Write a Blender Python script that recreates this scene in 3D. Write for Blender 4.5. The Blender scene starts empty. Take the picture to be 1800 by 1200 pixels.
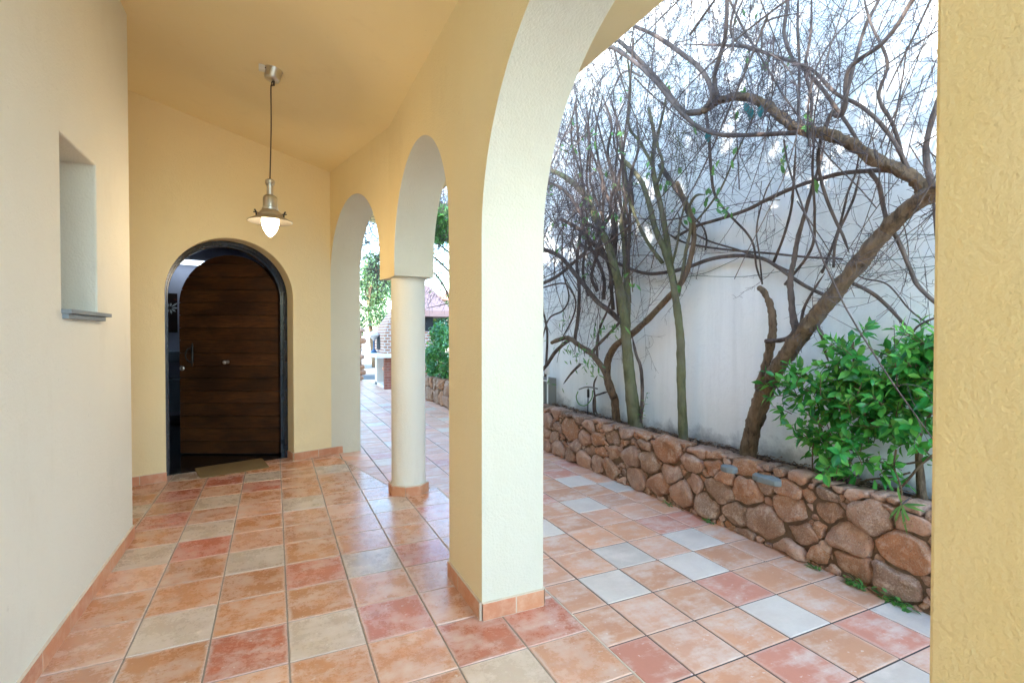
import bpy, bmesh, math, random
import numpy as np
from mathutils import Vector, noise as mnoise, Matrix
rnd = random.Random(11)
R_ = math.radians
PI = math.pi
C = bpy.context.scene.collection

# ------------------------------------------------------------------ camera
FPX, YAW, PITCH, CH = 893.0, R_(25.05), -0.015, 1.30
cam = bpy.data.cameras.new('camera')
camo = bpy.data.objects.new('camera', cam)
C.objects.link(camo)
bpy.context.scene.camera = camo
camo.location = (0, 0, CH)
camo.rotation_euler = (PI / 2 + PITCH, 0, -YAW)
cam.sensor_width = 36.0
cam.lens = 36.0 * FPX / 1800.0
cam.clip_start = 0.05
cam.clip_end = 500

# ------------------------------------------------------------------ world, sun, exposure
W = bpy.data.worlds.new('World')
bpy.context.scene.world = W
W.use_nodes = True
nt = W.node_tree
bg = nt.nodes['Background']
sky = nt.nodes.new('ShaderNodeTexSky')
sky.sky_type = 'NISHITA'
sky.sun_disc = False
to_sun = Vector((-0.85, -0.53, 0.47)).normalized()
sky.sun_elevation = math.asin(to_sun.z)
sky.sun_rotation = math.atan2(to_sun.x, to_sun.y)
sky.air_density = 1.2
sky.dust_density = 0.6
sky.ozone_density = 2.0
mx = nt.nodes.new('ShaderNodeMix'); mx.data_type = 'RGBA'; mx.blend_type = 'MULTIPLY'; mx.inputs[0].default_value = 1.0
mx.inputs[7].default_value = (0.84, 1.0, 1.10, 1)
nt.links.new(sky.outputs[0], mx.inputs[6])
nt.links.new(mx.outputs[2], bg.inputs[0])
bg.inputs[1].default_value = 0.15
sl = bpy.data.lights.new('sun', 'SUN')
sl.energy = 2.2
sl.angle = R_(0.6)
sl.color = (1.0, 0.96, 0.90)
so = bpy.data.objects.new('sun', sl)
C.objects.link(so)
so.rotation_euler = (-to_sun).to_track_quat('-Z', 'Y').to_euler()
sc = bpy.context.scene
sc.render.engine = 'CYCLES'
sc.view_settings.view_transform = 'Standard'
sc.view_settings.look = 'None'
sc.view_settings.gamma = 1.0
sc.view_settings.exposure = 3.55
sc.cycles.use_denoising = True
sc.cycles.max_bounces = 12
sc.cycles.diffuse_bounces = 8
sc.cycles.glossy_bounces = 4
sc.cycles.sample_clamp_indirect = 8

# ------------------------------------------------------------------ helpers
_F = Vector((math.sin(YAW) * math.cos(PITCH), math.cos(YAW) * math.cos(PITCH), math.sin(PITCH)))
_R = Vector((math.cos(YAW), -math.sin(YAW), 0))
_U = _R.cross(_F)

def at(px, py, X=None, Y=None, Z=None):
    """point of the place seen at a pixel of the 1800 px photograph, on a plane X=, Y= or Z="""
    d = _F + _R * ((px - 900) / FPX) + _U * ((600 - py) / FPX)
    if X is not None: t = X / d.x
    elif Y is not None: t = Y / d.y
    else: t = (Z - CH) / d.z
    return Vector((0, 0, CH)) + d * t

def tag(o, label=None, cat=None, group=None, kind=None):
    if label: o['label'] = label
    if cat: o['category'] = cat
    if group: o['group'] = group
    if kind: o['kind'] = kind
    return o

def empty(name, loc=(0, 0, 0)):
    o = bpy.data.objects.new(name, None)
    C.objects.link(o)
    o.location = loc
    o.empty_display_size = 0.1
    return o

class MB:
    def __init__(s):
        s.v = []; s.f = []; s.uv = {}; s.col = {}
    def quad(s, pts, uv=None, col=None):
        n = len(s.v); s.v += [tuple(p) for p in pts]
        s.f.append(tuple(range(n, n + len(pts))))
        if uv: s.uv[len(s.f) - 1] = uv
        if col: s.col[len(s.f) - 1] = col
    def box(s, a, b, M=None):
        x0, y0, z0 = a; x1, y1, z1 = b
        P = [(x0, y0, z0), (x1, y0, z0), (x1, y1, z0), (x0, y1, z0), (x0, y0, z1), (x1, y0, z1), (x1, y1, z1), (x0, y1, z1)]
        if M is not None: P = [tuple(M @ Vector(p)) for p in P]
        n = len(s.v); s.v += P
        for q in ((0, 3, 2, 1), (4, 5, 6, 7), (0, 1, 5, 4), (1, 2, 6, 5), (2, 3, 7, 6), (3, 0, 4, 7)):
            s.f.append(tuple(n + i for i in q))
        return s
    def prism(s, poly, z0, z1, M=None):
        """plan polygon (ccw) extruded along z"""
        n = len(s.v); k = len(poly)
        zt = z1 if callable(z1) else (lambda x, y: z1)
        P = [(x, y, z0) for x, y in poly] + [(x, y, zt(x, y)) for x, y in poly]
        if M is not None: P = [tuple(M @ Vector(p)) for p in P]
        s.v += P
        s.f.append(tuple(n + i for i in reversed(range(k))))
        s.f.append(tuple(n + k + i for i in range(k)))
        for i in range(k):
            j = (i + 1) % k
            s.f.append((n + i, n + j, n + k + j, n + k + i))
        return s
    def tube(s, pts, rad, sides=6, cap=True, wob=0.0):
        pts = [Vector(p) for p in pts]
        m = len(pts)
        if not hasattr(rad, '__len__'): rad = [rad] * m
        n0 = len(s.v)
        t = (pts[1] - pts[0]).normalized()
        a = t.cross(Vector((0.13, 0.27, 1)));
        if a.length < 1e-3: a = t.cross(Vector((1, 0, 0)))
        a.normalize()
        for i in range(m):
            if i == 0: t = pts[1] - pts[0]
            elif i == m - 1: t = pts[-1] - pts[-2]
            else: t = pts[i + 1] - pts[i - 1]
            if t.length < 1e-9: t = Vector((0, 0, 1))
            t.normalize()
            a = a - t * a.dot(t)
            if a.length < 1e-6: a = t.orthogonal()
            a.normalize(); b = t.cross(a)
            for k in range(sides):
                th = 2 * PI * k / sides
                r = rad[i]
                if wob: r *= 1 + wob * (mnoise.noise(pts[i] * 14 + a * math.cos(th) * 2.2 + b * math.sin(th) * 2.2) + 0.4 * mnoise.noise(pts[i] * 45 + a * math.cos(th) * 5 + b * math.sin(th) * 5))
                p = pts[i] + (a * math.cos(th) + b * math.sin(th)) * r
                s.v.append(tuple(p))
        for i in range(m - 1):
            for k in range(sides):
                k2 = (k + 1) % sides
                s.f.append((n0 + i * sides + k, n0 + i * sides + k2, n0 + (i + 1) * sides + k2, n0 + (i + 1) * sides + k))
        if cap:
            s.f.append(tuple(n0 + k for k in reversed(range(sides))))
            s.f.append(tuple(n0 + (m - 1) * sides + k for k in range(sides)))
        return s
    def lathe(s, prof, c=(0, 0, 0), seg=32, M=None):
        n0 = len(s.v); c = Vector(c)
        for r, z in prof:
            for k in range(seg):
                th = 2 * PI * k / seg
                p = c + Vector((r * math.cos(th), r * math.sin(th), z))
                if M is not None: p = M @ p
                s.v.append(tuple(p))
        for i in range(len(prof) - 1):
            for k in range(seg):
                k2 = (k + 1) % seg
                s.f.append((n0 + i * seg + k, n0 + i * seg + k2, n0 + (i + 1) * seg + k2, n0 + (i + 1) * seg + k))
        return s
    def leaf(s, base, d, nrm, L, Wd, fold=0.25, bend=0.25, col=None):
        """one leaf: 3 stations, folded along the midrib"""
        d = d.normalized(); sd = d.cross(nrm)
        if sd.length < 1e-4: sd = d.orthogonal()
        sd.normalize(); n = sd.cross(d)
        st = ((0.0, 0.0), (0.3, 0.8), (0.62, 1.0), (1.0, 0.0))
        pts = []
        for u, w in st:
            c = base + d * (u * L) - n * (bend * L * u * u)
            if w == 0: pts.append((c,))
            else:
                pts.append((c - sd * (w * Wd / 2) + n * fold * w * Wd / 2, c, c + sd * (w * Wd / 2) + n * fold * w * Wd / 2))
        n0 = len(s.v)
        s.v.append(tuple(pts[0][0]))
        for q in pts[1:3]: s.v += [tuple(p) for p in q]
        s.v.append(tuple(pts[3][0]))
        fs = [(n0, n0 + 2, n0 + 1), (n0, n0 + 3, n0 + 2), (n0 + 1, n0 + 2, n0 + 5, n0 + 4), (n0 + 2, n0 + 3, n0 + 6, n0 + 5), (n0 + 4, n0 + 5, n0 + 7), (n0 + 5, n0 + 6, n0 + 7)]
        for f in fs:
            s.f.append(f)
            if col: s.col[len(s.f) - 1] = col
    def build(s, name, mat, parent=None, smooth=False, bevel=0, boxuv=False, world=True):
        me = bpy.data.meshes.new(name)
        me.from_pydata(s.v, [], s.f)
        if s.col:
            ca = me.attributes.new('tint', 'FLOAT_COLOR', 'CORNER')
            arr = np.ones((len(me.loops), 4), dtype=np.float32)
            for fi, c in s.col.items():
                p = me.polygons[fi]
                arr[p.loop_start:p.loop_start + p.loop_total, :3] = c
            ca.data.foreach_set('color', arr.ravel())
        if s.uv:
            ul = me.uv_layers.new(name='UVMap')
            for fi, uv in s.uv.items():
                p = me.polygons[fi]
                for k in range(p.loop_total): ul.data[p.loop_start + k].uv = uv[k]
        elif boxuv:
            ul = me.uv_layers.new(name='UVMap')
            for p in me.polygons:
                n = p.normal
                for k in range(p.loop_start, p.loop_start + p.loop_total):
                    v = me.vertices[me.loops[k].vertex_index].co
                    if abs(n.z) > 0.8: ul.data[k].uv = (v.x, v.y)
                    elif abs(n.x) > abs(n.y): ul.data[k].uv = (v.y, v.z)
                    else: ul.data[k].uv = (v.x, v.z)
        if smooth: me.shade_smooth()
        o = bpy.data.objects.new(name, me)
        C.objects.link(o)
        if mat: me.materials.append(mat)
        if parent is not None:
            o.parent = parent
            if parent.location.length > 0 and world:
                pw = Vector(parent.location)
                q = parent.parent
                while q is not None: pw += q.location; q = q.parent
                me.transform(Matrix.Translation(-pw))
        if bevel:
            m = o.modifiers.new('bevel', 'BEVEL'); m.width = bevel; m.segments = 2; m.limit_method = 'ANGLE'; m.angle_limit = R_(35)
        return o

def spline(pts, n=6):
    """Catmull-Rom resample"""
    P = [Vector(p) for p in pts]
    if len(P) < 3:
        return [P[0].lerp(P[-1], i / n) for i in range(n + 1)]
    P = [P[0] * 2 - P[1]] + P + [P[-1] * 2 - P[-2]]
    out = []
    for i in range(1, len(P) - 2):
        a, b, c, d = P[i - 1:i + 3]
        for k in range(n):
            t = k / n
            out.append(0.5 * ((2 * b) + (c - a) * t + (2 * a - 5 * b + 4 * c - d) * t * t + (3 * b - a - 3 * c + d) * t ** 3))
    out.append(P[-2])
    return out

def boolean_cut(o, cutters):
    for c in cutters:
        m = o.modifiers.new('cut', 'BOOLEAN'); m.object = c; m.operation = 'DIFFERENCE'; m.solver = 'EXACT'
    dg = bpy.context.evaluated_depsgraph_get(); dg.update()
    me = bpy.data.meshes.new_from_object(o.evaluated_get(dg))
    o.modifiers.clear()
    old = o.data; o.data = me; me.name = old.name
    for c in cutters:
        d = c.data; bpy.data.objects.remove(c); bpy.data.meshes.remove(d)

# ------------------------------------------------------------------ material helpers
class NT:
    def __init__(s, name, rough=0.6, spec=0.5):
        s.m = bpy.data.materials.new(name); s.m.use_nodes = True
        s.t = s.m.node_tree; s.b = s.t.nodes['Principled BSDF']
        s.b.inputs['Roughness'].default_value = rough
        s.b.inputs['Specular IOR Level'].default_value = spec
        s.oc = s.t.nodes.new('ShaderNodeTexCoord').outputs['Object']
    def n(s, typ, **kw):
        x = s.t.nodes.new(typ)
        for k, v in kw.items():
            if k in x.inputs.keys() if hasattr(x.inputs, 'keys') else False: x.inputs[k].default_value = v
            else: setattr(x, k, v)
        return x
    def link(s, a, b): s.t.links.new(a, b)
    def noise(s, scale, detail=4, rough=0.55, vec=None, stretch=None, dist=0.0):
        x = s.t.nodes.new('ShaderNodeTexNoise')
        x.inputs['Scale'].default_value = scale; x.inputs['Detail'].default_value = detail; x.inputs['Roughness'].default_value = rough
        x.inputs['Distortion'].default_value = dist
        v = vec or s.oc
        if stretch:
            mp = s.t.nodes.new('ShaderNodeMapping'); mp.inputs['Scale'].default_value = stretch
            s.link(v, mp.inputs[0]); v = mp.outputs[0]
        s.link(v, x.inputs['Vector'])
        return x.outputs['Fac']
    def ramp(s, fac, stops):
        x = s.t.nodes.new('ShaderNodeValToRGB')
        e = x.color_ramp.elements
        while len(e) < len(stops): e.new(0.5)
        for i, (p, c) in enumerate(stops):
            e[i].position = p; e[i].color = (c[0], c[1], c[2], 1) if hasattr(c, '__len__') else (c, c, c, 1)
        s.link(fac, x.inputs[0])
        return x.outputs[0]
    def mix(s, fac, a, b, mode='MIX'):
        x = s.t.nodes.new('ShaderNodeMix'); x.data_type = 'RGBA'; x.blend_type = mode
        for sock, v in ((x.inputs[0], fac), (x.inputs[6], a), (x.inputs[7], b)):
            if isinstance(v, bpy.types.NodeSocket): s.link(v, sock)
            elif hasattr(v, '__len__'): sock.default_value = (v[0], v[1], v[2], 1)
            else: sock.default_value = v
        return x.outputs[2]
    def math(s, op, a, b=0.0, clamp=False):
        x = s.t.nodes.new('ShaderNodeMath'); x.operation = op; x.use_clamp = clamp
        for i, v in enumerate((a, b)):
            if isinstance(v, bpy.types.NodeSocket): s.link(v, x.inputs[i])
            else: x.inputs[i].default_value = v
        return x.outputs[0]
    def color(s, v):
        if isinstance(v, bpy.types.NodeSocket): s.link(v, s.b.inputs['Base Color'])
        else: s.b.inputs['Base Color'].default_value = (v[0], v[1], v[2], 1)
    def rough(s, v):
        if isinstance(v, bpy.types.NodeSocket): s.link(v, s.b.inputs['Roughness'])
        else: s.b.inputs['Roughness'].default_value = v
    def bump(s, h, dist=0.002, strength=1.0):
        x = s.t.nodes.new('ShaderNodeBump'); x.inputs['Distance'].default_value = dist; x.inputs['Strength'].default_value = strength
        s.link(h, x.inputs['Height']); s.link(x.outputs[0], s.b.inputs['Normal'])
    def island(s):
        return s.t.nodes.new('ShaderNodeNewGeometry').outputs['Random Per Island']
    def attr(s, name):
        x = s.t.nodes.new('ShaderNodeAttribute'); x.attribute_name = name
        return x.outputs['Color']

def simple(name, col, rough=0.5, metal=0.0, spec=0.5, var=0.12, scale=8):
    k = NT(name, rough, spec)
    f = k.noise(scale, 5)
    k.color(k.mix(f, [c * (1 - var) for c in col], [min(1, c * (1 + var)) for c in col]))
    k.b.inputs['Metallic'].default_value = metal
    return k.m

def plaster(name, col, bumpd=0.0022, stain=0.06, coarse=1.0):
    k = NT(name, 0.78, 0.25)
    big = k.noise(1.6, 5, 0.6)
    mid = k.noise(9, 6, 0.65, stretch=(1, 1, 0.35))
    c1 = k.mix(big, [c * (1 - stain) for c in col], [min(1, c * (1 + stain)) for c in col])
    fade = k.ramp(mid, [(0.38, 0.0), (0.68, 1.0)])
    c2 = k.mix(k.math('MULTIPLY', fade, 0.34), c1, [min(1, c * 0.85 + 0.12) for c in col])
    sp = k.ramp(k.noise(38, 2, 0.5), [(0.72, 0.0), (0.78, 1.0)])
    c3 = k.mix(k.math('MULTIPLY', sp, 0.22), c2, [c * 0.62 for c in col])
    gr = k.ramp(k.noise(3.2, 7, 0.7, stretch=(1, 1, 0.5)), [(0.56, 0.0), (0.72, 1.0)])
    c3 = k.mix(k.math('MULTIPLY', gr, 0.22), c3, [c * f for c, f in zip(col, (0.78, 0.76, 0.72))])
    k.color(c3)
    st = k.noise(95 * coarse, 5, 0.62)
    st2 = k.noise(20, 4, 0.6)
    h = k.math('ADD', st, k.math('MULTIPLY', st2, 0.7))
    k.bump(h, bumpd, 0.75)
    return k.m

YEL = (0.84, 0.715, 0.435)
M = {}
M['yellow'] = plaster('yellow_plaster', YEL, 0.005)
M['yellow_rough_shaded'] = plaster('shaded_yellow_coarse_plaster', (0.70, 0.53, 0.25), 0.0036, 0.10, 1.1)  # coarser coat; deeper yellow puts the near pier's shade into the colour
M['pale'] = plaster('pale_plaster', (0.75, 0.735, 0.635), 0.0045, 0.05)
M['reveal'] = plaster('cream_reveal_plaster', (0.64, 0.635, 0.52), 0.004, 0.05)
M['ceiling'] = plaster('ceiling_plaster', (0.87, 0.745, 0.44), 0.0008, 0.04)

# garden wall: white render with grime near the soil and faint runs
k = NT('white_render', 0.85, 0.2)
big = k.noise(0.9, 6, 0.65)
run = k.noise(3.0, 6, 0.65, stretch=(1, 2.2, 0.18))
c = k.mix(big, (0.84, 0.855, 0.845), (0.91, 0.915, 0.905))
c = k.mix(k.math('MULTIPLY', k.ramp(run, [(0.45, 0.0), (0.8, 1.0)]), 0.45), c, (0.56, 0.58, 0.57))
sx = k.t.nodes.new('ShaderNodeSeparateXYZ'); k.link(k.oc, sx.inputs[0])
edge = k.math('ADD', sx.outputs['Z'], k.math('MULTIPLY', k.noise(4, 6, 0.7), -0.42))
low = k.ramp(edge, [(0.22, 1.0), (0.34, 0.0)])
c = k.mix(k.math('MULTIPLY', low, 0.75), c, (0.20, 0.21, 0.22))
crk = k.ramp(k.noise(2.2, 8, 0.75, dist=1.2), [(0.492, 0.0), (0.5, 1.0), (0.508, 0.0)])
c = k.mix(k.math('MULTIPLY', crk, 0.16), c, (0.42, 0.42, 0.42))
k.color(c)
k.bump(k.math('ADD', k.noise(40, 5, 0.6), k.math('MULTIPLY', k.noise(7, 4), 1.5)), 0.004, 0.6)
M['white_wall'] = k.m

# terracotta floor tiles: tint per tile, chalky bloom in blotches and along edges
def tile_mat(name, gloss, chalk, edgew=0.5):
    k = NT(name, 0.35, 0.5)
    tint = k.attr('tint')
    isl = k.island()
    uvn = k.t.nodes.new('ShaderNodeUVMap'); uvn.uv_map = 'UVMap'
    sp = k.t.nodes.new('ShaderNodeSeparateXYZ'); k.link(uvn.outputs[0], sp.inputs[0])
    e1 = k.math('MINIMUM', sp.outputs[0], k.math('SUBTRACT', 1.0, sp.outputs[0]))
    e2 = k.math('MINIMUM', sp.outputs[1], k.math('SUBTRACT', 1.0, sp.outputs[1]))
    e = k.math('MINIMUM', e1, e2)
    va = k.t.nodes.new('ShaderNodeVectorMath'); va.operation = 'ADD'
    cb = k.t.nodes.new('ShaderNodeCombineXYZ'); k.link(k.math('MULTIPLY', isl, 37.0), cb.inputs[2])
    k.link(k.oc, va.inputs[0]); k.link(cb.outputs[0], va.inputs[1])
    v = va.outputs[0]
    cloud = k.noise(6.5, 7, 0.68, vec=v)
    streak = k.noise(9, 6, 0.7, vec=v, stretch=(0.5, 1.6, 1))
    fine = k.noise(70, 4, 0.7, vec=v)
    ed = k.ramp(k.math('ADD', k.math('MULTIPLY', e, 3.4), k.math('MULTIPLY', cloud, 0.75)), [(0.36, 1.0), (0.52, 0.0)])
    bl = k.ramp(k.math('ADD', k.math('MULTIPLY', cloud, 0.6), k.math('MULTIPLY', streak, 0.4)), [(0.47, 0.0), (0.62, 1.0)])
    w = k.math('MAXIMUM', k.math('MULTIPLY', ed, edgew), k.math('MULTIPLY', bl, 0.5))
    w = k.math('MULTIPLY', w, chalk)
    dark = k.ramp(k.noise(3.6, 6, 0.6, vec=v), [(0.35, 1.0), (0.6, 0.0)])
    c = k.mix(k.math('MULTIPLY', dark, 0.35), tint, k.mix(0.5, tint, (0.30, 0.09, 0.045)))
    c = k.mix(w, c, (0.76, 0.65, 0.56))
    spk = k.ramp(k.noise(48, 1, 0.5, vec=v), [(0.735, 0.0), (0.76, 1.0)])
    c = k.mix(k.math('MULTIPLY', spk, 0.5), c, (0.8, 0.74, 0.66))
    c = k.mix(k.math('MULTIPLY', fine, 0.18), c, (0.25, 0.13, 0.08))
    k.color(c)
    k.rough(k.ramp(k.math('ADD', k.math('MULTIPLY', cloud, 0.5), k.math('MULTIPLY', fine, 0.3)), [(0.2, gloss), (0.7, gloss + 0.22)]))
    hb = k.math('ADD', k.math('MULTIPLY', cloud, 1.0), k.math('MULTIPLY', fine, 0.12))
    k.bump(hb, 0.0016, 0.5)
    return k.m
M['tile_in'] = tile_mat('glazed_terracotta_tile', 0.19, 1.05, 0.45)
M['tile_out'] = tile_mat('weathered_terracotta_tile', 0.36, 1.45, 0.22)
M['grout'] = simple('grey_grout', (0.23, 0.185, 0.14), 0.9, scale=20)
M['grout_out'] = simple('dark_grout', (0.085, 0.075, 0.07), 0.9, scale=20)
M['grout_light'] = simple('pale_grout', (0.62, 0.52, 0.40), 0.85)

k = NT('skirting_terracotta', 0.45)
isl = k.island()
c = k.ramp(isl, [(0.0, (0.56, 0.24, 0.12)), (0.5, (0.62, 0.29, 0.15)), (1.0, (0.52, 0.21, 0.115))])
c = k.mix(k.math('MULTIPLY', k.ramp(k.noise(14, 6, 0.7), [(0.45, 0), (0.7, 1)]), 0.55), c, (0.74, 0.53, 0.38))
k.color(c); k.bump(k.noise(40, 4), 0.001, 0.5)
M['skirt'] = k.m

# granite / porphyry stones
k = NT('brown_granite', 0.82, 0.3)
isl = k.island()
base = k.ramp(isl, [(0.0, (0.38, 0.155, 0.065)), (0.15, (0.44, 0.235, 0.145)), (0.32, (0.22, 0.13, 0.085)), (0.5, (0.50, 0.27, 0.18)), (0.68, (0.30, 0.17, 0.10)), (0.84, (0.45, 0.18, 0.07)), (1.0, (0.52, 0.32, 0.23))])
va = k.t.nodes.new('ShaderNodeVectorMath'); va.operation = 'ADD'
cb = k.t.nodes.new('ShaderNodeCombineXYZ'); k.link(k.math('MULTIPLY', isl, 53.0), cb.inputs[1])
k.link(k.oc, va.inputs[0]); k.link(cb.outputs[0], va.inputs[1]); v = va.outputs[0]
c = k.mix(k.ramp(k.noise(9, 7, 0.7, vec=v), [(0.35, 0), (0.7, 1)]), k.mix(0.45, base, (0.14, 0.09, 0.06)), base)
c = k.mix(k.math('MULTIPLY', k.ramp(k.noise(16, 6, 0.75, vec=v), [(0.5, 0), (0.66, 1)]), 0.75), c, (0.55, 0.38, 0.28))
c = k.mix(k.math('MULTIPLY', k.ramp(k.noise(130, 3, 0.6, vec=v), [(0.52, 0), (0.66, 1)]), 0.5), c, (0.48, 0.36, 0.27))
c = k.mix(k.math('MULTIPLY', k.ramp(k.noise(110, 3, 0.6, vec=v), [(0.60, 0), (0.68, 1)]), 0.55), c, (0.06, 0.04, 0.03))
k.color(c)
k.bump(k.math('ADD', k.noise(60, 6, 0.75), k.math('MULTIPLY', k.noise(14, 5, 0.6), 2.2)), 0.007, 0.9)
M['stone'] = k.m
k = NT('grey_cap_stone', 0.8); k.color(k.mix(k.noise(30, 6, 0.7), (0.11, 0.12, 0.115), (0.20, 0.205, 0.19))); k.bump(k.noise(40, 5), 0.004); M['grey_stone'] = k.m
k = NT('earth_mortar', 0.95, 0.1); k.color(k.mix(k.noise(30, 6, 0.7), (0.07, 0.045, 0.03), (0.24, 0.155, 0.10))); k.bump(k.noise(50, 6), 0.008); M['mortar'] = k.m
k = NT('planter_soil', 0.95, 0.1); k.color(k.ramp(k.noise(45, 7, 0.75), [(0.3, (0.035, 0.023, 0.017)), (0.55, (0.10, 0.065, 0.045)), (0.75, (0.26, 0.18, 0.13))])); k.bump(k.noise(60, 6, 0.7), 0.02); M['soil'] = k.m
k = NT('dry_leaf', 0.8); k.color(k.ramp(k.island(), [(0, (0.16, 0.085, 0.05)), (0.5, (0.30, 0.19, 0.12)), (1, (0.09, 0.055, 0.035))])); M['litter'] = k.m

def bark(name, a, b, scale=40, bumpd=0.006, st=(1, 1, 0.28), crack=None):
    k = NT(name, 0.85, 0.2)
    f = k.noise(scale, 6, 0.7, stretch=st)
    c = k.ramp(f, [(0.34, a), (0.58, b)])
    g = k.ramp(k.noise(6, 5, 0.65), [(0.42, 0.0), (0.7, 1.0)])
    c = k.mix(k.math('MULTIPLY', g, 0.5), c, [min(1, x * 1.35 + 0.03) for x in b])
    if crack: c = k.mix(k.math('MULTIPLY', k.ramp(k.noise(3, 4), [(0.45, 0), (0.65, 1)]), 0.75), c, crack)
    k.color(c); k.bump(f, bumpd, 0.9)
    return k.m
M['bark_brown'] = bark('rough_brown_bark', (0.035, 0.022, 0.014), (0.19, 0.125, 0.075), 34, 0.016)
M['bark_green'] = bark('mossy_green_bark', (0.065, 0.065, 0.032), (0.155, 0.15, 0.072), 24, 0.004, crack=(0.17, 0.14, 0.10))
M['twig'] = bark('grey_twig', (0.035, 0.028, 0.03), (0.11, 0.088, 0.09), 20, 0.001)
M['vine'] = bark('brown_vine', (0.032, 0.024, 0.021), (0.13, 0.095, 0.078), 20, 0.001)

def leafmat(name, a, b, c3, rough=0.35, trans=0.25):
    k = NT(name, rough, 0.5)
    isl = k.island()
    c = k.ramp(isl, [(0.0, a), (0.45, b), (0.85, c3), (0.985, c3), (1.0, (0.45, 0.42, 0.04))])
    c = k.mix(k.math('MULTIPLY', k.noise(30, 4), 0.25), c, [x * 0.5 for x in a])
    k.color(c)
    tr = k.t.nodes.new('ShaderNodeBsdfTranslucent'); k.link(k.mix(0.5, c, (0.25, 0.42, 0.05)), tr.inputs['Color'])
    ms = k.t.nodes.new('ShaderNodeMixShader'); ms.inputs[0].default_value = trans
    k.link(k.b.outputs[0], ms.inputs[1]); k.link(tr.outputs[0], ms.inputs[2])
    k.link(ms.outputs[0], k.t.nodes['Material Output'].inputs[0])
    return k.m
M['leaf'] = leafmat('glossy_shrub_leaf', (0.015, 0.16, 0.035), (0.05, 0.34, 0.06), (0.20, 0.56, 0.10), 0.26, 0.30)
M['leaf_thin'] = leafmat('thin_green_leaf', (0.05, 0.17, 0.04), (0.09, 0.26, 0.06), (0.16, 0.36, 0.08))
M['leaf_teal'] = simple('blue_green_leaf', (0.005, 0.16, 0.17), 0.3)
M['leaf_dark'] = leafmat('hedge_leaf', (0.03, 0.13, 0.035), (0.05, 0.23, 0.055), (0.13, 0.38, 0.09), 0.35, 0.3)
M['leaf_far'] = leafmat('far_tree_leaf', (0.045, 0.11, 0.05), (0.08, 0.17, 0.07), (0.15, 0.25, 0.10), 0.5, 0.25)

# brick
def brickmat(name, bw, bh, c1, c2, mort, ms=0.012, flat=0.0):
    k = NT(name, 0.85, 0.2)
    uvn = k.t.nodes.new('ShaderNodeUVMap'); uvn.uv_map = 'UVMap'
    b = k.t.nodes.new('ShaderNodeTexBrick')
    b.inputs['Scale'].default_value = 1.0; b.inputs['Brick Width'].default_value = bw; b.inputs['Row Height'].default_value = bh
    b.inputs['Mortar Size'].default_value = ms; b.inputs['Color1'].default_value = (*c1, 1); b.inputs['Color2'].default_value = (*c2, 1); b.inputs['Mortar'].default_value = (*mort, 1)
    b.inputs['Mortar Smooth'].default_value = 0.15
    k.link(uvn.outputs[0], b.inputs['Vector'])
    k.color(k.mix(k.math('MULTIPLY', k.noise(25, 5), 0.25), b.outputs['Color'], [x * 0.6 for x in c1]))
    k.bump(k.math('SUBTRACT', 1.0, b.outputs['Fac']), 0.006)
    return k.m
M['brick_oven'] = brickmat('pale_oven_brick', 0.13, 0.068, (0.36, 0.15, 0.09), (0.44, 0.21, 0.13), (0.60, 0.52, 0.45), 0.011)
M['brick_red'] = brickmat('red_plinth_brick', 0.2, 0.062, (0.22, 0.07, 0.045), (0.29, 0.10, 0.065), (0.33, 0.22, 0.18), 0.006)
M['roof_red'] = simple('pink_hood_render', (0.50, 0.26, 0.21), 0.8)
M['black'] = simple('flat_black', (0.012, 0.010, 0.010), 0.8)  # the dark inside the oven openings and keyhole put into the colour
M['slab'] = simple('white_counter_slab', (0.72, 0.70, 0.66), 0.5)
M['terracotta'] = simple('terracotta_pot', (0.50, 0.24, 0.15), 0.8)
M['blue_metal'] = simple('blue_painted_metal', (0.04, 0.10, 0.19), 0.4)
M['sill'] = simple('slate_sill', (0.20, 0.23, 0.25), 0.45, scale=30)
M['steel'] = simple('brushed_nickel', (0.62, 0.60, 0.56), 0.34, metal=1.0, scale=30)
M['cord'] = simple('brown_cord', (0.06, 0.04, 0.03), 0.6)
M['white_plastic'] = simple('white_plastic', (0.75, 0.74, 0.70), 0.4)
M['darkmetal'] = simple('blue_black_door_metal', (0.012, 0.018, 0.030), 0.16, spec=0.7)
M['iron'] = simple('black_wrought_iron', (0.008, 0.008, 0.009), 0.35)
M['grey_box'] = simple('grey_box_render', (0.20, 0.19, 0.17), 0.8)
M['wire'] = simple('green_wire', (0.10, 0.16, 0.13), 0.5)
M['ground'] = simple('dry_earth', (0.20, 0.17, 0.13), 0.95, scale=2)
M['house'] = simple('neighbour_house_render', (0.62, 0.52, 0.44), 0.85, scale=2)

# door wood: horizontal planks with long grain
k = NT('dark_stained_wood', 0.36, 0.45)
tint = k.attr('tint')
g = k.noise(7, 8, 0.72, stretch=(1.2, 1, 16), dist=0.5)
g2 = k.noise(2.4, 5, 0.6, stretch=(1, 1, 2.2))
c = k.mix(k.ramp(g, [(0.34, 0.0), (0.66, 1.0)]), (0.024, 0.008, 0.003), (0.125, 0.046, 0.013))
c = k.mix(k.ramp(g2, [(0.36, 0.7), (0.6, 0.0)]), c, (0.017, 0.006, 0.003))
c = k.mix(1.0, c, tint, 'MULTIPLY')
k.color(c); k.rough(k.ramp(g, [(0.3, 0.48), (0.7, 0.32)])); k.bump(g, 0.0012, 0.6)
M['wood'] = k.m

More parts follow.
